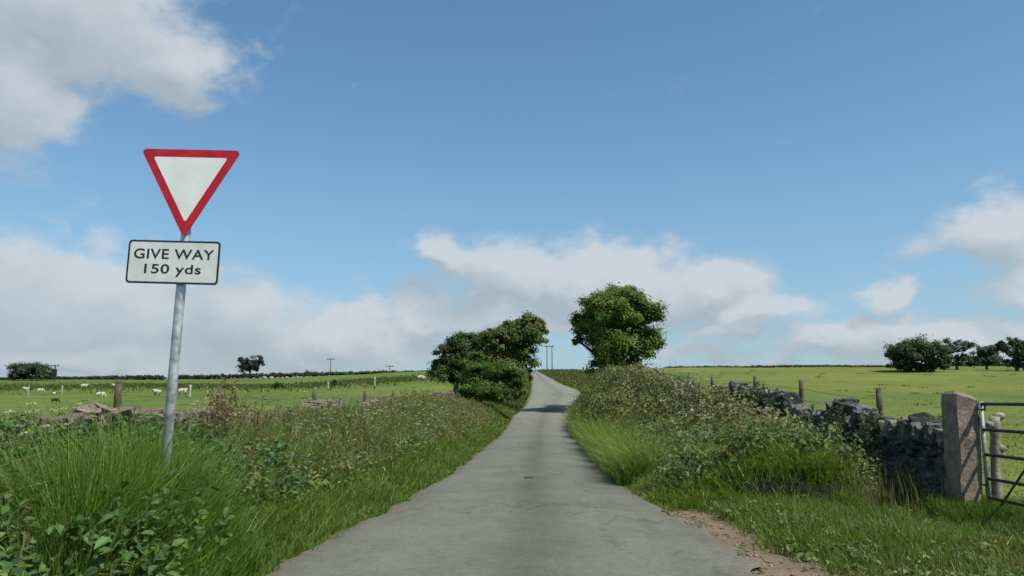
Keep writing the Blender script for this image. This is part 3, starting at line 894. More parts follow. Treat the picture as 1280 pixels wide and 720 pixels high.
# trees of the right hand field
def far_tree(name, label, px, py, blobs, n, size, pal, seed, d=None, **k):
    b = hit(px, py) if d is None else None
    if d is not None:
        q = at(px, py, d); b = Vector((q.x, d, gz1(q.x, d)))
    tree(name, label, b.y, None, blobs, n, size, pal, seed, base=b, **k)
far_tree('field_tree', 'dark wide domed tree with low skirts in the right field', 1146, 466,
     [(1130, 440, 22, 14), (1150, 438, 24, 14), (1168, 444, 18, 14), (1118, 446, 12, 9), (1128, 455, 12, 10), (1162, 456, 12, 10), (1145, 446, 24, 12), (1124, 459, 12, 7), (1140, 460, 14, 7), (1160, 461, 12, 6), (1175, 457, 10, 8)],
     26000, .34, PAL_DARK, 51, d=128, group='trees in the right field', tr=.3)
far_tree('field_tree', 'thin grey green tree with see-through crown beside the domed tree', 1196, 463,
     [(1190, 438, 14, 13), (1203, 436, 12, 12), (1196, 448, 14, 8), (1194, 456, 10, 6)], 4600, .34, PAL_GREY, 52, d=136, group='trees in the right field', tr=.22, sub=14, fill=.2)
far_tree('field_tree', 'small rounded dark green tree between two thin trees', 1233, 458,
     [(1228, 445, 14, 9), (1240, 444, 13, 9), (1233, 439, 12, 8), (1233, 452, 18, 6), (1222, 451, 10, 6), (1245, 452, 10, 6)], 9500, .38, PAL_DARK, 53, d=150, group='trees in the right field', tr=.22)
far_tree('field_tree', 'ragged loose tree at the right edge of the field', 1271, 464,
     [(1262, 438, 14, 12), (1280, 440, 16, 15), (1272, 452, 12, 9), (1266, 429, 10, 6), (1295, 436, 14, 12), (1276, 458, 14, 7), (1264, 456, 8, 6)], 9000, .36, [(.04, .075, .025), (.055, .085, .035)], 54, d=132, group='trees in the right field', tr=.24, sub=16, fill=.25)
far_tree('field_tree', 'low domed dark tree on the far left skyline', 38, 480,
     [(30, 464, 16, 9), (44, 464, 16, 9), (37, 460, 14, 7), (55, 468, 8, 6), (22, 470, 10, 6)], 12000, .42, PAL_DARK, 55, d=205, group=None, tr=.3)
far_tree('field_tree', 'small boxy tree standing alone on the left skyline', 312, 472,
     [(303, 457, 9, 9), (320, 456, 9, 10), (312, 460, 12, 8), (325, 449, 4, 4), (299, 450, 4, 4)], 7500, .42, [(.028, .048, .028), (.036, .058, .03)], 56, d=235, tr=.25, sub=16)
# bushes
def bush(label, px, py, rx, ry, d, n, pal, seed, size=.16, name='bush'):
    b = at(px, py + ry, d); b = Vector((b.x, d, gz1(b.x, d)))
    c = at(px, py, d)
    bl = [(px + ox * rx, py + oy * ry, rx * s, ry * s) for (ox, oy, s) in ((0, 0, .75), (-.5, .3, .55), (.5, .25, .6), (.1, -.4, .5))]
    tree(name, label, d, None, bl, n, size, pal, seed, base=b, tr=.05, cat='bush', sub=14)
b = hit(347, 487); bush('dark thistly bush in the left field below the boxy tree', 347, 482, 9, 6, b.y, 900, PAL_DARK, 61, .22)
b = hit(418, 486); bush('dark clump beside the pale post in the left field', 418, 479, 4, 6, b.y, 500, PAL_DARK, 62, .22)
bush('low dark bush in the rough grass past the road bend', 708, 470, 9, 5, 150, 1200, PAL_MID, 63, .25)
bush('grey green hawthorn bush at the foot of the right roadside tree', 783, 478, 24, 24, 55, 11000, PAL_GREY + PAL_MID, 64, .15)
bush('reddish brown bush at the top end of the bramble hedge', 818, 476, 20, 15, 47, 7000, [(.16, .105, .072), (.12, .10, .05), (.19, .13, .10)], 65, .13)

# skyline hedges
def far_hedge(name, label, pts, n, size, pal, seed, thick=1.2):
    """pts: (px, top py, bottom py, d)"""
    r = np.random.default_rng(seed)
    p0 = at(pts[0][0], pts[0][2], pts[0][3]); base = Vector((p0.x, p0.y, gz1(p0.x, p0.y)))
    t = thing(name, base, label, 'hedge')
    bl = []
    A = np.array(pts, float)
    for px in np.arange(A[0, 0], A[-1, 0], 2.5):
        tp = np.interp(px, A[:, 0], A[:, 1]) + r.uniform(-1, 1); d = np.interp(px, A[:, 0], A[:, 3])
        q = at(px, tp, d); z = gz1(q.x, d)
        h = max(.5, q.z - z)
        bl.append((Vector((q.x, d, z + h * .5)) - base, (.0042 * d, thick, h * .55)))
    V, F, T, tips = leaf_cloud(bl, n, size, pal, r, sub=10, sub_r=.35, tvar=.25)
    mesh('hedge_foliage', V, [F], M_LEAF_DARK, tint=T, parent=t)
far_hedge('field_hedge', 'dark low hedge along the left skyline from the domed tree to the sign pole', [(-40, 474, 480, 215), (60, 477, 480, 220), (98, 472, 476, 225), (160, 470.5, 476, 225), (205, 470, 476, 228)], 26000, .42, [(.045, .058, .034), (.058, .068, .040), (.05, .07, .034)], 71)
far_hedge('field_hedge', 'dark patchy hedge on the skyline either side of the boxy tree', [(218, 470, 474, 240), (290, 468.5, 474, 240), (345, 467, 472, 242), (400, 464.5, 472, 245)], 24000, .42, [(.05, .066, .036), (.062, .078, .042)], 72)
far_hedge('field_hedge', 'green scrubby hedge on the skyline ending at the roadside trees', [(402, 466, 470, 246), (450, 465.5, 470, 246), (480, 464, 470, 246), (505, 464.5, 470, 246), (550, 466, 470, 246)], 20000, .42, [(.055, .085, .038), (.062, .092, .044)], 73)
far_hedge('field_hedge', 'thin dark hedge along the skyline of the right field', [(835, 459, 462, 235), (900, 458, 461, 235), (945, 457.5, 461, 235), (1010, 459, 461, 235), (1110, 457.5, 460, 235), (1190, 455, 460, 235), (1330, 454, 459, 235)], 30000, .38, [(.06, .085, .036), (.07, .095, .04)], 74)

# bramble hedge over the right bank
def build_bramble():
    r = np.random.default_rng(81)
    base = Vector((4.6, 19, gz1(4.6, 19)))
    t = thing('bramble_hedge', base, 'tangled olive and brown bramble hedge over the right bank below the tall tree', 'hedge')
    TOP = [(14.2, .85), (15.5, 1.05), (17, 1.3), (19, 1.6), (22, 1.95), (25, 2.25), (30, 2.6), (36, 2.95), (42, 3.2), (50, 3.3), (58, 3.1), (64, 2.9)]
    CX = [(14.2, 4.5), (17, 4.5), (21, 4.4), (25, 4.3), (32, 4.2), (42, 4.4), (55, 5.1), (64, 6.0)]
    HW = [(14.2, .5), (17, 1.0), (21, 1.4), (25, 1.6), (32, 1.9), (42, 2.0), (55, 1.8), (64, 1.6)]
    groups = {}
    P, Nn, T, S = [], [], [], []
    stem = MB(); rr = random.Random(8)
    for d in np.arange(14.2, 64, .25):
        cx, hw, zt = float(tab(d, CX)), float(tab(d, HW)), float(tab(d, TOP))
        for k in range(5):
            x = cx + r.uniform(-1, 1) * hw
            g0 = gz1(x, d)
            edge = abs(x - cx) / hw
            h = max(.25, (zt - g0) * (1 - .72 * edge ** 2) * r.uniform(.75, 1.08))
            zc = g0 + h - r.uniform(0, .35) * h * (r.random() < .7) - .1
            rad = r.uniform(.22, .48)
            nleaf = int(r.uniform(45, 100) * (1.0 if d < 40 else .75))
            # what grows here: brown bramble on top and towards the camera-right end, olive low down on the road side
            f = fbm(np.array([x * 1.3]), np.array([d * .35]), 1.0, 3)[0]
            if zc > zt - .55 and f > .40: pal = [(.165, .155, .058), (.125, .145, .045), (.165, .135, .075), (.11, .145, .045)]
            elif x < cx - .45 * hw: pal = [(.15, .165, .042), (.18, .18, .05), (.12, .15, .038)]
            elif f > .5: pal = [(.07, .105, .045), (.06, .092, .038), (.09, .12, .06)]
            else: pal = [(.085, .125, .034), (.07, .108, .034), (.115, .135, .046)]
            tint = pick_tint(1, pal, r, .3)[0]
            c = np.array([x, d, zc])
            off = r.normal(size=(nleaf, 3)) * rad * np.array([.6, .6, .48])
            P.append(c + off); nn = off / rad + np.array([-.35, -.25, .6]); Nn.append(nn)
            T.append(tint * (1 + r.uniform(-.28, .28, (nleaf, 1)))); S.append(np.full(nleaf, .085 if d < 30 else .115))
            if r.random() < .5:
                e = Vector((x + r.uniform(-.4, .1), d + r.uniform(-.3, .3), zc + rad * .75))
                stem.tube([Vector((x, d, g0 - .1)) - base, Vector((x, d, (g0 + zc) / 2)) - base, e - base], [.018, .014, .006], 4, cap=False)
            # fill close to the ground
            if k < 2:
                m2 = 40; c2 = np.array([x, d, g0 + .25 * h])
                off = r.normal(size=(m2, 3)) * np.array([.4, .4, .3 * h])
                P.append(c2 + off); Nn.append(np.tile([-.4, -.3, .5], (m2, 1)) + off); T.append(np.tile(tint * .85, (m2, 1)) * (1 + r.uniform(-.2, .2, (m2, 1)))); S.append(np.full(m2, .11))
    P = np.vstack(P); Nn = np.vstack(Nn); T = np.vstack(T); S = np.concatenate(S)
    V, F, TT = leaves(P - np.array(base), Nn, S, T, .62, r)
    mesh('hedge_foliage', V, [F], M_LEAF, tint=TT, parent=t)
    stem.build('hedge_stems', M_BARK, t)
    # pale blossom specks
    k = r.random(len(P)) < .004
    k &= P[:, 2] > gz(P[:, 0], P[:, 1]) + .7
    Q = P[k] + np.array([-.06, -.06, .07])
    Q = np.repeat(Q, 5, 0) + r.normal(0, .05, (len(Q) * 5, 3))
    V, F, TT = leaves(Q - np.array(base), np.tile([-.4, -.5, .6], (len(Q), 1)), np.full(len(Q), .07), pick_tint(len(Q), [(.36, .31, .26), (.32, .31, .24)], r), .8, r)
    mesh('blossom', V, [F], M_PETAL, tint=TT, parent=t)
build_bramble()
def ivy_on_wall():
    r = np.random.default_rng(85); P, Nn, T, S = [], [], [], []
    for (d, z, w, h, n) in ((12.75, .95, .30, .35, 420), (13.5, .6, .35, .3, 260), (14.0, 1.0, .4, .35, 420), (16.1, .95, .4, .3, 260), (17.6, 1.25, .5, .35, 420), (18.6, 1.45, .5, .4, 560), (15.2, .7, .6, .3, 380), (11.9, .25, .35, .3, 260)):
        x = float(tab(d, RWALL)) - .26; off = r.normal(size=(n, 3)) * np.array([.08, w * .45, h * .42])
        P.append(np.array([x, d, z]) + off); Nn.append(np.tile([-.8, -.3, .5], (n, 1)))
        T.append(pick_tint(n, [(.085, .11, .045), (.06, .085, .035), (.12, .125, .06), (.05, .08, .03)], r)); S.append(np.full(n, .075))
    P = np.vstack(P); base = Vector((5.3, 14.5, gz1(5.3, 14.5)))
    V, F, TT = leaves(P - np.array(base), np.vstack(Nn), np.concatenate(S), np.vstack(T), .7, r)
    o = mesh('ivy', V, [F], M_LEAF, tint=TT); o.location = base
    tag(o, 'straggling ivy and bramble sprays hanging on the dark grey wall', 'creeper')
ivy_on_wall()

# ------------------------------------------------------------------ grass
def blades(x, d, z, h, w, lean, tint, r, az=None):
    n = len(x)
    if az is None: az = r.uniform(0, 2 * math.pi, n)
    fa = r.uniform(0, math.pi, n)
    ld = np.stack([np.cos(az), np.sin(az), 0 * az], 1) * lean[:, None]
    ld[:, 0] -= .06                       # a breath of wind
    P = np.stack([x, d, z], 1)
    W_ = np.stack([np.cos(fa), np.sin(fa), 0 * fa], 1) * (w / 2)[:, None]
    up = np.array([0, 0, 1.0])
    H = h[:, None]
    m = P + up * H * .55 + ld * H * .28
    tip = P + up * H * (1 - .25 * lean[:, None] ** 2) + ld * H * .95
    V = np.stack([P - W_, P + W_, m - W_ * .8, m + W_ * .8, tip], 1).reshape(-1, 3)
    i = np.arange(n)[:, None] * 5
    return V, i + np.array([[0, 1, 3, 2]]), i + np.array([[2, 3, 4]]), np.repeat(tint, 5, 0)
def grass(name, parts, kind='stuff', mat=M_GRASS):
    Vs, Q, T3, C = [], [], [], []; o = 0
    for (V, q, t, c) in parts:
        Vs.append(V); Q.append(q + o); T3.append(t + o); C.append(c); o += len(V)
    return tag(mesh(name, np.vstack(Vs), [np.vstack(T3), np.vstack(Q)], mat, tint=np.vstack(C)), kind=kind)

G_LUSH = np.array([(.085, .165, .022), (.105, .190, .028), (.068, .140, .022), (.130, .195, .036)])
G_OLIVE = np.array([(.140, .175, .038), (.115, .150, .034), (.165, .178, .052), (.095, .14, .030)])
G_STRAW = np.array([(.26, .225, .13), (.20, .165, .095), (.19, .14, .105), (.30, .27, .17)])
def mixed_tint(x, d, u, r, straw=.06, olive_bias=0.0):
    n = len(x)
    f = fbm(x + 31, d, .55, 3) - .05 + olive_bias + r.normal(0, .10, n)
    t = np.where((f > .56)[:, None], G_OLIVE[r.integers(4, size=n)], G_LUSH[r.integers(4, size=n)])
    s = r.random(n) < straw * (.4 + 1.6 * fbm(x, d + 70, .8, 2))
    t = np.where(s[:, None], G_STRAW[r.integers(4, size=n)], t)
    return t * (1 + r.uniform(-.22, .22, (n, 1))), s
AZ = [None, None]
def clumped(n, dlo, dhi, side, wlo, whi, r, clump=.16, per=14):
    """points in tufts along one verge, u = distance from the road edge"""
    k = max(1, n // per)
    d = r.uniform(dlo, dhi, k); u = r.uniform(wlo, whi, k)
    od, ou = r.normal(0, clump, k * per), r.normal(0, clump, k * per)
    d = np.repeat(d, per) + od; u = np.repeat(u, per) + ou
    az = np.arctan2(od, ou * side) + r.normal(0, .7, k * per)      # tufts open outwards
    tone = np.repeat(r.normal(1, .16, k), per)
    ok = (u > wlo - .12) & (d > dlo - .5); d, u = d[ok], u[ok]
    x = ledge(d) - u if side < 0 else redge(d) + u
    AZ[0] = az[ok]; AZ[1] = np.clip(tone[ok], .55, 1.5)
    return x, d, u
def left_verge():
    r = np.random.default_rng(91); out = []
    for (a, b, n, w) in ((2.2, 6, 52000, .010), (6, 12, 78000, .012), (12, 24, 66000, .018), (24, 40, 36000, .030), (40, 66, 24000, .045)):
        wmax = 4.2
        x, d, u = clumped(n, a, b, -1, 0.0, wmax, r)
        hgt = np.interp(u, [-.15, .1, .45, 1.0, 2.2, 4.2], [.08, .14, .30, .50, .48, .28]) * r.uniform(.55, 1.25, len(u)) * (.35 + 1.3 * fbm(x, d, .8, 3))
        hgt = np.where(d > 30, hgt * .85, hgt)
        t, s = mixed_tint(x, d, u, r, .045, np.interp(u, [0, .7, 2.5], [-.16, -.02, .10]) + np.interp(d, [5, 9, 30], [-.10, .0, .07]))
        hgt = np.where(s, hgt * 1.3, hgt * AZ[1]); t = t * AZ[1][:, None] ** .6; t = np.where((u < .75)[:, None] & (r.random(len(u)) < .7)[:, None], np.array([.125, .205, .034]) * r.uniform(.8, 1.15, (len(u), 1)), t)
        out.append(blades(x, d, gz(x, d) - .02, hgt, np.full(len(x), w) * r.uniform(.6, 1.3, len(x)), np.abs(r.normal(.62, .30, len(x))), t, r, AZ[0]))
    # long bright grass around the foot of the sign
    n = 26000; x, d, u = clumped(n, 4.6, 6.9, -1, .15, 1.05, r, .10); ok = x > -.585 * d + r.normal(0, .12, len(x)); x, d, u = x[ok], d[ok], u[ok]; AZ[0] = AZ[0][ok]; AZ[1] = AZ[1][ok]
    t = G_LUSH[r.integers(4, size=len(x))] * np.array([1.0, 1.05, 1.0]) * r.uniform(.75, 1.2, (len(x), 1))
    out.append(blades(x, d, gz(x, d) - .02, r.uniform(.50, 1.02, len(x)) * np.interp(u, [.1, .5], [.4, 1]) * AZ[1] * np.interp(d, [4.6, 5.4], [.75, 1.05]), np.full(len(x), .010), np.abs(r.normal(.42, .22, len(x))), t * AZ[1][:, None], r, AZ[0]))
    grass('verge_grass', out)
def right_verge():
    r = np.random.default_rng(92); out = []
    # short grass in the gateway
    for (a, b, n, w, hh) in ((3.5, 8, 46000, .010, .13), (8, 11.6, 52000, .011, .17)):
        x, d, u = clumped(n, a, b, 1, .12, 7.5, r, .14)
        bare = np.exp(-((u - .25) / .4) ** 2) * smooth((13.5 - d) / 3) * (.5 + fbm(x, d, 1.2)) > r.uniform(.25, .9, len(x))
        bare |= (bank_shade(x, d) > r.uniform(.15, 1.0, len(x))) | (bank_step(x, d) > .25)
        x, d, u = x[~bare], d[~bare], u[~bare]; az, tn = AZ[0][~bare], AZ[1][~bare]
        hgt = hh * np.interp(u, [0, .4, 1.5, 3.4, 4.2], [.5, .8, 1.2, 1.5, 1.9]) * r.uniform(.5, 1.3, len(x)) * (.6 + .8 * fbm(x, d, .9, 3))
        hgt = hgt * np.where(x > 6.0, .55, 1)
        t, s = mixed_tint(x, d, u, r, .06, -.02)
        out.append(blades(x, d, gz(x, d) - .015, hgt, np.full(len(x), w) * r.uniform(.6, 1.3, len(x)), np.abs(r.normal(.5, .28, len(x))), t * tn[:, None] ** .7, r, az))
    # tall bank
    for (a, b, n, w) in ((11.3, 15, 62000, .013), (15, 24, 66000, .018), (24, 40, 36000, .030), (40, 66, 26000, .045)):
        x, d, u = clumped(n, a, b, 1, .0, 4.3, r, .15)
        ok = (x < 5.35) & (bank_shade(x, d) < r.uniform(.14, 1.15, len(x))) & ~((d > 19) & (u > np.interp(d, [19, 26, 40], [2.6, 1.3, .8]))); x, d, u = x[ok], d[ok], u[ok]; az, tn = AZ[0][ok], AZ[1][ok]
        near = np.interp(d - 1.6 * (fbm(x, x * 0 + 4, .9, 3) - .45), [11.2, 11.7, 14, 18, 30], [.30, .52, .60, .82, .95]) * np.where(d < 13.6, np.interp(x, [4.3, 4.9], [1, .42]), 1)
        hgt = np.interp(u, [-.1, .1, .35, 1.0, 2.0, 4.0], [.10, .22, .40, .56, .62, .50]) * near
        hgt = np.where((d > 14) & (u < .7), np.maximum(hgt, .66 * np.interp(u, [-.15, .15], [.6, 1])), hgt) * r.uniform(.55, 1.25, len(u)) * (.30 + 1.4 * fbm(x, d, .75, 3))
        t, s = mixed_tint(x, d, u, r, .05, np.interp(d, [12, 20, 34, 50], [-.10, -.02, .10, .16]))
        hgt = np.where(s, hgt * 1.2, hgt * tn); t = t * tn[:, None] ** .7 * np.array([1.22, 1.2, 1.15])
        out.append(blades(x, d, gz(x, d) - .02, hgt, np.full(len(x), w) * r.uniform(.6, 1.3, len(x)), np.abs(r.normal(.68, .30, len(x))), t, r, az))
    # pale stalks in front of the wall end and at the gatepost
    n = 380; x = r.uniform(4.3, 5.45, n); d = r.uniform(10.6, 12.2, n)
    out.append(blades(x, d, gz(x, d), r.uniform(.3, .75, n), np.full(n, .008), np.abs(r.normal(.2, .12, n)), pick_tint(n, G_STRAW[:2] * .8, r), r))
    n = 9000; x = r.uniform(5.1, 6.5, n); d = r.uniform(9.9, 10.9, n)
    out.append(blades(x, d, gz(x, d), r.uniform(.12, .42, n), np.full(n, .011), np.abs(r.normal(.35, .2, n)), G_LUSH[r.integers(4, size=n)] * r.uniform(.8, 1.2, (n, 1)), r))
    grass('bank_grass', out)
def pasture():
    r = np.random.default_rng(93); out = []
    for (a, b, n, w, h) in ((8, 20, 70000, .016, .05), (20, 40, 30000, .03, .035)):
        d = r.uniform(a, b, n); lat = r.uniform(-.70, .70, n) * d
        keep = r.random(n) < np.interp(d, [0, 18, 40], [1, .9, 0]); d, lat = d[keep], lat[keep]
        x = lat; ok = (x < ledge(d) - 4.0) | (x > redge(d) + np.where(d < 13, 4.4, np.where(d < 70, 4.6, 3))); x, d = x[ok], d[ok]
        col = np.where((x > 0)[:, None], np.array([.145, .182, .044]), np.array([.115, .158, .036]))
        f = fbm(x, d, .12, 3)
        col = col * (1 + (f - .5)[:, None] * np.array([1.0, .5, .4])) * r.uniform(.88, 1.12, (len(x), 1))
        out.append(blades(x, d, gz(x, d) - .01, h * r.uniform(.4, 1.5, len(x)) * (.5 + f), np.full(len(d), w), np.abs(r.normal(.6, .3, len(x))), col, r))
    k = 170; cd = 14 + 150 * r.random(k) ** 1.3; cx = r.uniform(-.62, .66, k) * cd
    d = np.repeat(cd, 26) + r.normal(0, .16, k * 26); x = np.repeat(cx, 26) + r.normal(0, .22, k * 26)
    ok = (x < ledge(d) - 5.5) | (x > redge(d) + 6); x, d = x[ok], d[ok]
    col = np.where((x > 0)[:, None], np.array([.185, .215, .05]), np.array([.135, .18, .04])) * r.uniform(.8, 1.2, (len(x), 1))
    out.append(blades(x, d, gz(x, d) - .01, r.uniform(.05, .17, len(x)), .02 + d * .001, np.abs(r.normal(.8, .25, len(x))), col, r))
    # rough tussocks of the strip across the left field and beyond the bend
    n = 16000; d = 150 + r.normal(0, 12, n); x = r.uniform(-120, -8, n)
    t = np.array([.085, .125, .030]) * r.uniform(.8, 1.2, (n, 1))
    out.append(blades(x, d, gz(x, d), r.uniform(.15, .55, n), np.full(n, .25), np.abs(r.normal(.4, .2, n)), t, r))
    n = 14000; d = r.uniform(80, 190, n); u = r.uniform(.2, 9, n); x = redge(d) + u
    t = np.where((r.random(n) < .35)[:, None], np.array([.13, .14, .05]), np.array([.075, .11, .026])) * r.uniform(.75, 1.25, (n, 1))
    out.append(blades(x, d, gz(x, d), r.uniform(.15, .6, n), np.full(n, .14), np.abs(r.normal(.4, .2, n)), t, r))
    n = 9000; d = r.uniform(62, 200, n); u = r.uniform(.1, 4, n); x = ledge(d) - u
    out.append(blades(x, d, gz(x, d), r.uniform(.15, .6, n), np.full(n, .12), np.abs(r.normal(.4, .2, n)), np.array([.08, .105, .03]) * r.uniform(.75, 1.25, (n, 1)), r))
    grass('pasture_grass', out)
left_verge(); right_verge(); pasture()

# broad-leaved weeds
def weeds(name, spots, r, leaf=(.07, .13), hgt=(.4, .8), pal=G_LUSH, per=16, fold=True):
    P, Nn, S, T = [], [], [], []
    st = []
    for (x, d) in spots:
        z = gz1(x, d); h = r.uniform(*hgt); lx, ly = r.normal(0, .12, 2)
        tint = pick_tint(1, pal, r, .3)[0]
        k = per; f = r.uniform(.25, 1.0, k); a = np.arange(k) * 2.4 + r.uniform(0, 6)
        rad = r.uniform(.05, .16, k) * (1.15 - .6 * f)
        P.append(np.stack([x + lx * f + np.cos(a) * rad, d + ly * f + np.sin(a) * rad, z + h * f], 1))
        Nn.append(np.stack([np.cos(a) * .5 - .1, np.sin(a) * .5 - .2, np.full(k, .9)], 1))
        S.append(r.uniform(leaf[0], leaf[1], k) * (1.25 - .5 * f)); T.append(tint * (1 + r.uniform(-.2, .2, (k, 1))))
        st.append(((x, d, z), (x + lx, d + ly, z + h)))
    P = np.vstack(P); V, F, TT = ovate(P, np.vstack(Nn), np.concatenate(S), np.vstack(T), .58, r, .25)
    # stems as thin blades
    n = len(st); A = np.array([s[0] for s in st]); B = np.array([s[1] for s in st])
    w = np.array([.004, .003, 0])
    SV = np.stack([A - w, A + w, B + w, B - w], 1).reshape(-1, 3); SF = np.arange(4 * n).reshape(-1, 4) + len(V)
    ST = np.tile(np.array([.07, .09, .03]), (4 * n, 1))
    return tag(mesh(name, np.vstack([V, SV]), [np.vstack([F, SF])], M_LEAF, tint=np.vstack([TT, ST])), kind='stuff')
r = np.random.default_rng(101)
N_NETTLE = [(.055, .115, .028), (.072, .135, .032), (.095, .155, .036), (.045, .095, .034), (.062, .12, .03)]
N_MIX = [(.12, .165, .042), (.15, .175, .05), (.095, .15, .038), (.18, .17, .07), (.08, .13, .04)]
def patchy(x, d, f, lo=.42): return fbm(np.array([x]), np.array([d]), f, 3)[0] > lo
sp = []; big = []; low = []
while len(sp) < 2300:
    d = r.uniform(2.6, 10); u = r.uniform(.55, 4.2); x = float(ledge(d)) - u
    if d < 5.2: u = r.uniform(.12, 3.5); x = float(ledge(d)) - u
    if d < 5.2 or r.random() < np.interp(u, [.55, .95], [.15, 1]): (sp if r.random() < .8 else big).append((x, d))
tall = []
for _ in range(70):                                     # round the foot of the sign
    d = r.uniform(5.2, 6.7); tall.append((min(float(ledge(d)) - .25, -.462 * d + r.normal(0, .30)), d))
weeds('tall_weeds', tall, r, (.06, .12), (.60, .90), N_NETTLE, 26)
weeds('nettle_undergrowth', sp, r, (.06, .12), (.40, .78), N_NETTLE, 22)
weeds('dock_leaves', big, r, (.13, .21), (.22, .50), N_NETTLE[:2] + N_NETTLE[3:4] + N_MIX[2:3], 11)
sp = []
while len(sp) < 2600:
    d = 5.5 + 34 * r.random() ** 1.4; u = r.uniform(.7, 3.9); x = float(ledge(d)) - u
    if patchy(x, d, .9) and u < 3.2: sp.append((x, d))
weeds('verge_weeds', sp, r, (.05, .12), (.25, .62), N_MIX, 15)
sp = []
while len(sp) < 2500:
    d = 11.8 + 22 * r.random() ** 1.2; u = r.uniform(.5, 3.5); x = float(redge(d)) + u
    if patchy(x + 20, d, .9, .47): sp.append((x, d))
weeds('bank_weeds', sp, r, (.06, .13), (.30, .78), [(.085, .145, .032), (.11, .17, .038), (.07, .12, .034), (.13, .155, .05), (.06, .10, .04)], 15)
sp = [(float(redge(d)) + u, d) for d, u in zip(r.uniform(5, 11, 500), r.uniform(.5, 5, 500))]
weeds('gateway_weeds', sp, r, (.04, .09), (.06, .20), [(.09, .14, .034), (.12, .16, .045)], 12)
# feathery seed heads over both verges
def seed_heads():
    P, Nn, T, S = [], [], [], []; st = []
    for side, n, dl, dh, ul, uh in ((-1, 1400, 4, 42, .6, 3.0), (1, 450, 12, 34, .5, 3.3)):
        for _ in range(n):
            d = dl + (dh - dl) * r.random() ** 1.5; u = r.uniform(ul, uh)
            x = float(ledge(d)) - u if side < 0 else float(redge(d)) + u
            if side > 0 and x > 5.2: continue
            h = r.uniform(.42, .85); z = gz1(x, d); lx, ly = r.normal(0, .12, 2)
            tint = pick_tint(1, [(.25, .20, .115), (.21, .155, .11), (.28, .25, .15), (.19, .19, .08)], r, .2)[0]
            k = 7; f = np.linspace(.78, 1.0, k)
            P.append(np.stack([x + lx * f + r.normal(0, .012, k), d + ly * f + r.normal(0, .012, k), z + h * f], 1))
            Nn.append(unit(k, r)); T.append(np.tile(tint, (k, 1))); S.append(np.full(k, .030 + .0012 * d)); st.append(((x, d, z), (x + lx, d + ly, z + h)))
    V, F, TT = leaves(np.vstack(P), np.vstack(Nn), np.concatenate(S), np.vstack(T), .45, r, .3)
    n = len(st); A = np.array([q[0] for q in st]); B = np.array([q[1] for q in st]); w = np.array([.003, .002, 0])
    SV = np.stack([A - w, A + w, B + w * .5, B - w * .5], 1).reshape(-1, 3); SF = np.arange(4 * n).reshape(-1, 4) + len(V)
    tag(mesh('seeding_grass', np.vstack([V, SV]), [np.vstack([F, SF])], M_GRASS, tint=np.vstack([TT, np.tile(np.array([.16, .15, .06]), (4 * n, 1))])), kind='stuff')
seed_heads()

# ------------------------------------------------------------------ flowering plants
def proto_parsley():
    r = np.random.default_rng(111); rr = random.Random(111)
    t = thing('cow_parsley', (0, 0, 0), 'white flowered cow parsley plant growing in the left roadside verge', 'plant', 'cow parsley along the left verge')
    stem = MB(); stem.tube([Vector((0, 0, -.05)), Vector((.02, 0, .4)), Vector((.03, .02, .75))], [.008, .006, .004], 5)
    heads = []
    for k in range(6):
        a = k * 1.05; f = Vector((.03, .02, .75)) if k % 2 else Vector((.02, .0, .45))
        e = f + Vector((math.cos(a) * rr.uniform(.08, .2), math.sin(a) * rr.uniform(.08, .2), rr.uniform(.14, .36)))
        stem.tube([f, f.lerp(e, .5) + Vector((0, 0, .03)), e], [.004, .003, .002], 4, cap=False); heads.append(e)
    so = stem.build('stem', M_LEAF, t, tint=np.tile(np.array([.08, .12, .035]), (sum(len(v) for v in stem.v), 1)))
    for e in heads:
        n = 46; th = r.uniform(0, 2 * math.pi, n); q = np.sqrt(r.uniform(0, 1, n)) * .055
        P = np.stack([e.x + q * np.cos(th), e.y + q * np.sin(th), e.z + .018 - q * q * 4 + r.normal(0, .004, n)], 1)
        V, F, T = leaves(P, np.tile([0, 0, 1.0], (n, 1)), np.full(n, .017), pick_tint(n, [(.46, .47, .35), (.38, .40, .27)], r, .15), .9, r, .5)
        mesh('flower_head', V, [F], M_PETAL, tint=T, parent=t)
    n = 60; a = r.uniform(0, 2 * math.pi, n); q = r.uniform(.03, .24, n)
    P = np.stack([q * np.cos(a), q * np.sin(a), r.uniform(.05, .42, n)], 1)
    V, F, T = leaves(P, np.stack([np.cos(a), np.sin(a), np.ones(n)], 1), np.full(n, .09), pick_tint(n, [(.06, .11, .03), (.05, .095, .026)], r), .4, r)
    A0 = np.stack([P[:, 0] * .04, P[:, 1] * .04, P[:, 2] * .55], 1); w = np.array([.002, .0015, 0])
    SV = np.stack([A0 - w, A0 + w, P + w, P - w], 1).reshape(-1, 3)
    F = np.vstack([F, np.arange(4 * n).reshape(-1, 4) + len(V)]); V = np.vstack([V, SV]); T = np.vstack([T, np.tile(np.array([.08, .12, .035]), (4 * n, 1))])
    mesh('leaf_spray', V, [F], M_LEAF, tint=T, parent=t)
    return t
par = proto_parsley()
rp = np.random.default_rng(112); first = True
spots = [(4.9, 1.5), (5.6, 2.4), (6.6, 2.2), (8.2, 2.6), (9.4, 2.9), (5.2, 3.0)]
while len(spots) < 64:
    d = 4.5 + 30 * rp.random() ** 1.5; spots.append((d, rp.uniform(.5, 3.3)))
for (d, u) in spots:
    o = par if first else copy_tree(par); first = False
    x = float(ledge(d)) - u
    o.location = (x, d, gz1(x, d)); o.rotation_euler = (rp.normal(0, .1), rp.normal(0, .1), rp.uniform(0, 6.28)); s = rp.uniform(.6, .95); o.scale = (s, s, s)
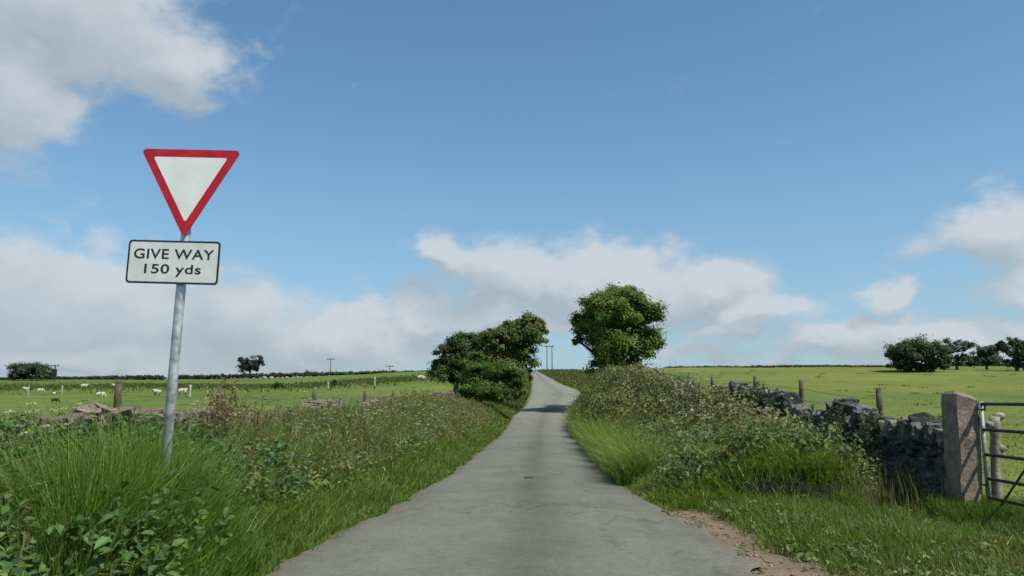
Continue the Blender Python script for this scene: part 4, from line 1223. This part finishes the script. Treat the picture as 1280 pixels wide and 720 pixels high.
for k in range(16):
    d = rp.uniform(13, 30); x = float(redge(d)) + rp.uniform(.7, 2.6)
    o = copy_tree(par); o['label'] = 'white flowered cow parsley plant growing on the right roadside bank'; o['group'] = 'cow parsley on the right bank'
    o.location = (x, d, gz1(x, d)); o.rotation_euler = (0, 0, rp.uniform(0, 6.28)); s = rp.uniform(.5, .85); o.scale = (s, s, s)
def proto_dock():
    r = np.random.default_rng(121)
    t = thing('dock_plant', (0, 0, 0), 'tall rusty brown seeding dock in the weeds right of the sign pole', 'plant', 'rusty docks right of the sign')
    m = MB(); m.tube([Vector((0, 0, -.05)), Vector((.03, 0, .55)), Vector((.08, .03, 1.1))], [.012, .009, .004], 5)
    m.build('stem', M_LEAF, t, tint=np.tile(np.array([.16, .11, .05]), (17 if False else sum(len(v) for v in m.v), 1)))
    P = []
    for k in range(5):
        a = k * 1.3; z0 = .5 + .1 * k
        for q in np.linspace(0, 1, 60): P.append((.03 + .05 * z0 + math.cos(a) * .12 * q + r.normal(0, .018), math.sin(a) * .12 * q + r.normal(0, .018), z0 + .42 * q))
    P = np.array(P); V, F, T = leaves(P, unit(len(P), r), np.full(len(P), .030), pick_tint(len(P), [(.17, .115, .055), (.13, .10, .045), (.20, .15, .08)], r), .8, r)
    mesh('seed_spike', V, [F], M_LEAF, tint=T, parent=t)
    return t
dk = proto_dock()
for i, (px, py, d) in enumerate(((268, 500, 10), (284, 492, 10.4), (292, 496, 9.6), (300, 500, 10.8), (318, 512, 11), (258, 512, 9.8), (276, 505, 9.2))):
    o = dk if i == 0 else copy_tree(dk)
    q = at(px, py, d); z = gz1(q.x, d); s = max(.7, (q.z - z) / 1.1)
    o.location = (q.x, d, z); o.rotation_euler = (0, 0, i * 1.7); o.scale = (s, s, s)

# loose grit and stones along the broken right edge
def build_grit():
    r = np.random.default_rng(131); n = 1500
    d = r.uniform(3.5, 12.5, n); x = redge(d) + np.abs(r.normal(.16, .22, n)) - .1
    s = np.abs(r.normal(.007, .010, n)) + .004
    C = np.stack([x, d, gz(x, d) + s * .2 + np.where(x < redge(d), .03, .0)], 1); S = np.stack([s * 1.4, s, s * .7], 1)
    t = pick_tint(n, [(.22, .19, .15), (.16, .135, .105), (.30, .27, .22), (.19, .15, .115)], r)
    tag(stones('roadside_gravel', C, S, r.uniform(0, 3, n), r.uniform(-.3, .3, n), t, M_STONE, None, 132), kind='stuff')
build_grit()
o = MB(); p = at(661, 597.5, 15.0)
# iron cover let into the road
o.box((0, 0, 0), (.16, .30, .02), bevel=.005); c = o.build('stopcock_cover', M_RUST); c.location = (p.x, 15.0, .052)
tag(c, 'small dark iron cover set flat in the middle of the road', 'utility cover')

# ------------------------------------------------------------------ sheep
def sheep_mesh(name, head_down, pale, black=False):
    import bmesh
    # skeleton: (position, radius, parent)
    J = [((0, 0, .62), .24, None), ((.30, 0, .63), .23, 0), ((-.30, 0, .62), .24, 0), ((-.45, 0, .60), .17, 2), ((.46, 0, .70), .15, 1)]
    if head_down: J += [((.62, 0, .48), .105, 4), ((.72, 0, .26), .085, 5), ((.80, 0, .12), .055, 6)]
    else: J += [((.58, 0, .78), .115, 4), ((.68, 0, .82), .095, 5), ((.82, 0, .76), .06, 6)]
    for sx, par in ((.32, 1), (-.34, 2)):
        for sy in (-.13, .13):
            b = len(J)
            J += [((sx, sy, .42), .085, par), ((sx - .02, sy, .22), .042, b), ((sx, sy, .03), .036, b + 1)]
    J += [((-.56, 0, .50), .05, 3)]
    b = 6
    hx, hz = J[6][0][0], J[6][0][2]
    J += [((hx - .04, .13, hz + .05), .028, 6), ((hx - .04, -.13, hz + .05), .028, 6)]
    me = bpy.data.meshes.new(name)
    me.from_pydata([j[0] for j in J], [(i, j[2]) for i, j in enumerate(J) if j[2] is not None], [])
    ob = bpy.data.objects.new(name, me); COL.objects.link(ob)
    ob.modifiers.new('skin', 'SKIN'); ob.modifiers.new('sub', 'SUBSURF').levels = 1
    sk = me.skin_vertices[0].data
    for i, j in enumerate(J): sk[i].radius = (j[1], j[1])
    sk[0].use_root = True
    dg = bpy.context.evaluated_depsgraph_get()
    m2 = bpy.data.meshes.new_from_object(ob.evaluated_get(dg))
    bpy.data.objects.remove(ob)
    m2.name = name
    m2.materials.clear()
    for m in (M_FACE_DARK if black else M_WOOL, M_FACE_PALE if pale else M_FACE_DARK): m2.materials.append(m)
    for p in m2.polygons:
        c = p.center; p.use_smooth = True
        if c.z < .33 and c.x < .5 or c.x > .60: p.material_index = 1
    return m2
SHEEP = [sheep_mesh('sheep', True, True), sheep_mesh('sheep', False, True), sheep_mesh('sheep', False, False), sheep_mesh('lamb', True, False, True)]
flock = [  # px, py of the feet, variant, size, turned, label
    (32, 490, 1, 1.1, 2.9, 'white sheep at the far left edge of the field below the domed tree'),
    (50, 491, 0, 1.0, .4, 'white sheep grazing second from the left under the domed tree'),
    (67, 495, 0, .8, 1.9, 'small white sheep standing below the transformer pole'),
    (105, 486, 1, 1.2, .3, 'white sheep high in the field below the start of the dark hedge'),
    (125, 498, 0, 1.15, .1, 'long white sheep side-on in mid field left of the sign pole'),
    (142, 485, 2, 1.0, 2.6, 'dark faced sheep high in the field above the wide fence post'),
    (196, 495, 2, 1.25, 2.9, 'white sheep right against the left side of the sign pole'),
    (228, 494, 2, 1.3, .2, 'white sheep with dark legs just right of the sign pole'),
    (331, 474, 1, 1.1, 3.0, 'pale sheep on the skyline just right of the boxy tree'),
    (339, 474, 0, 1.1, .2, 'pale sheep grazing second right of the boxy tree'),
    (359, 474, 1, 1.0, 2.8, 'dull white sheep by the hedge above the thistly bush'),
    (526, 476, 0, 1.4, .1, 'pale sheep beside the rounded tree left of the road'),
    (68, 504, 3, .62, .5, 'black lamb alone in the left field'),
]
for (px, py, v, s, rz, lab) in flock:
    b = hit(px, py, fallback=200)
    o = bpy.data.objects.new('black_lamb' if v == 3 else 'sheep', SHEEP[v]); COL.objects.link(o)
    o.location = (b.x, b.y, gz1(b.x, b.y) - .02); o.rotation_euler = (0, 0, rz); s *= .8; o.scale = (s, s, s)
    tag(o, lab, 'lamb' if 'lamb' in lab else 'sheep', 'sheep in the left field')
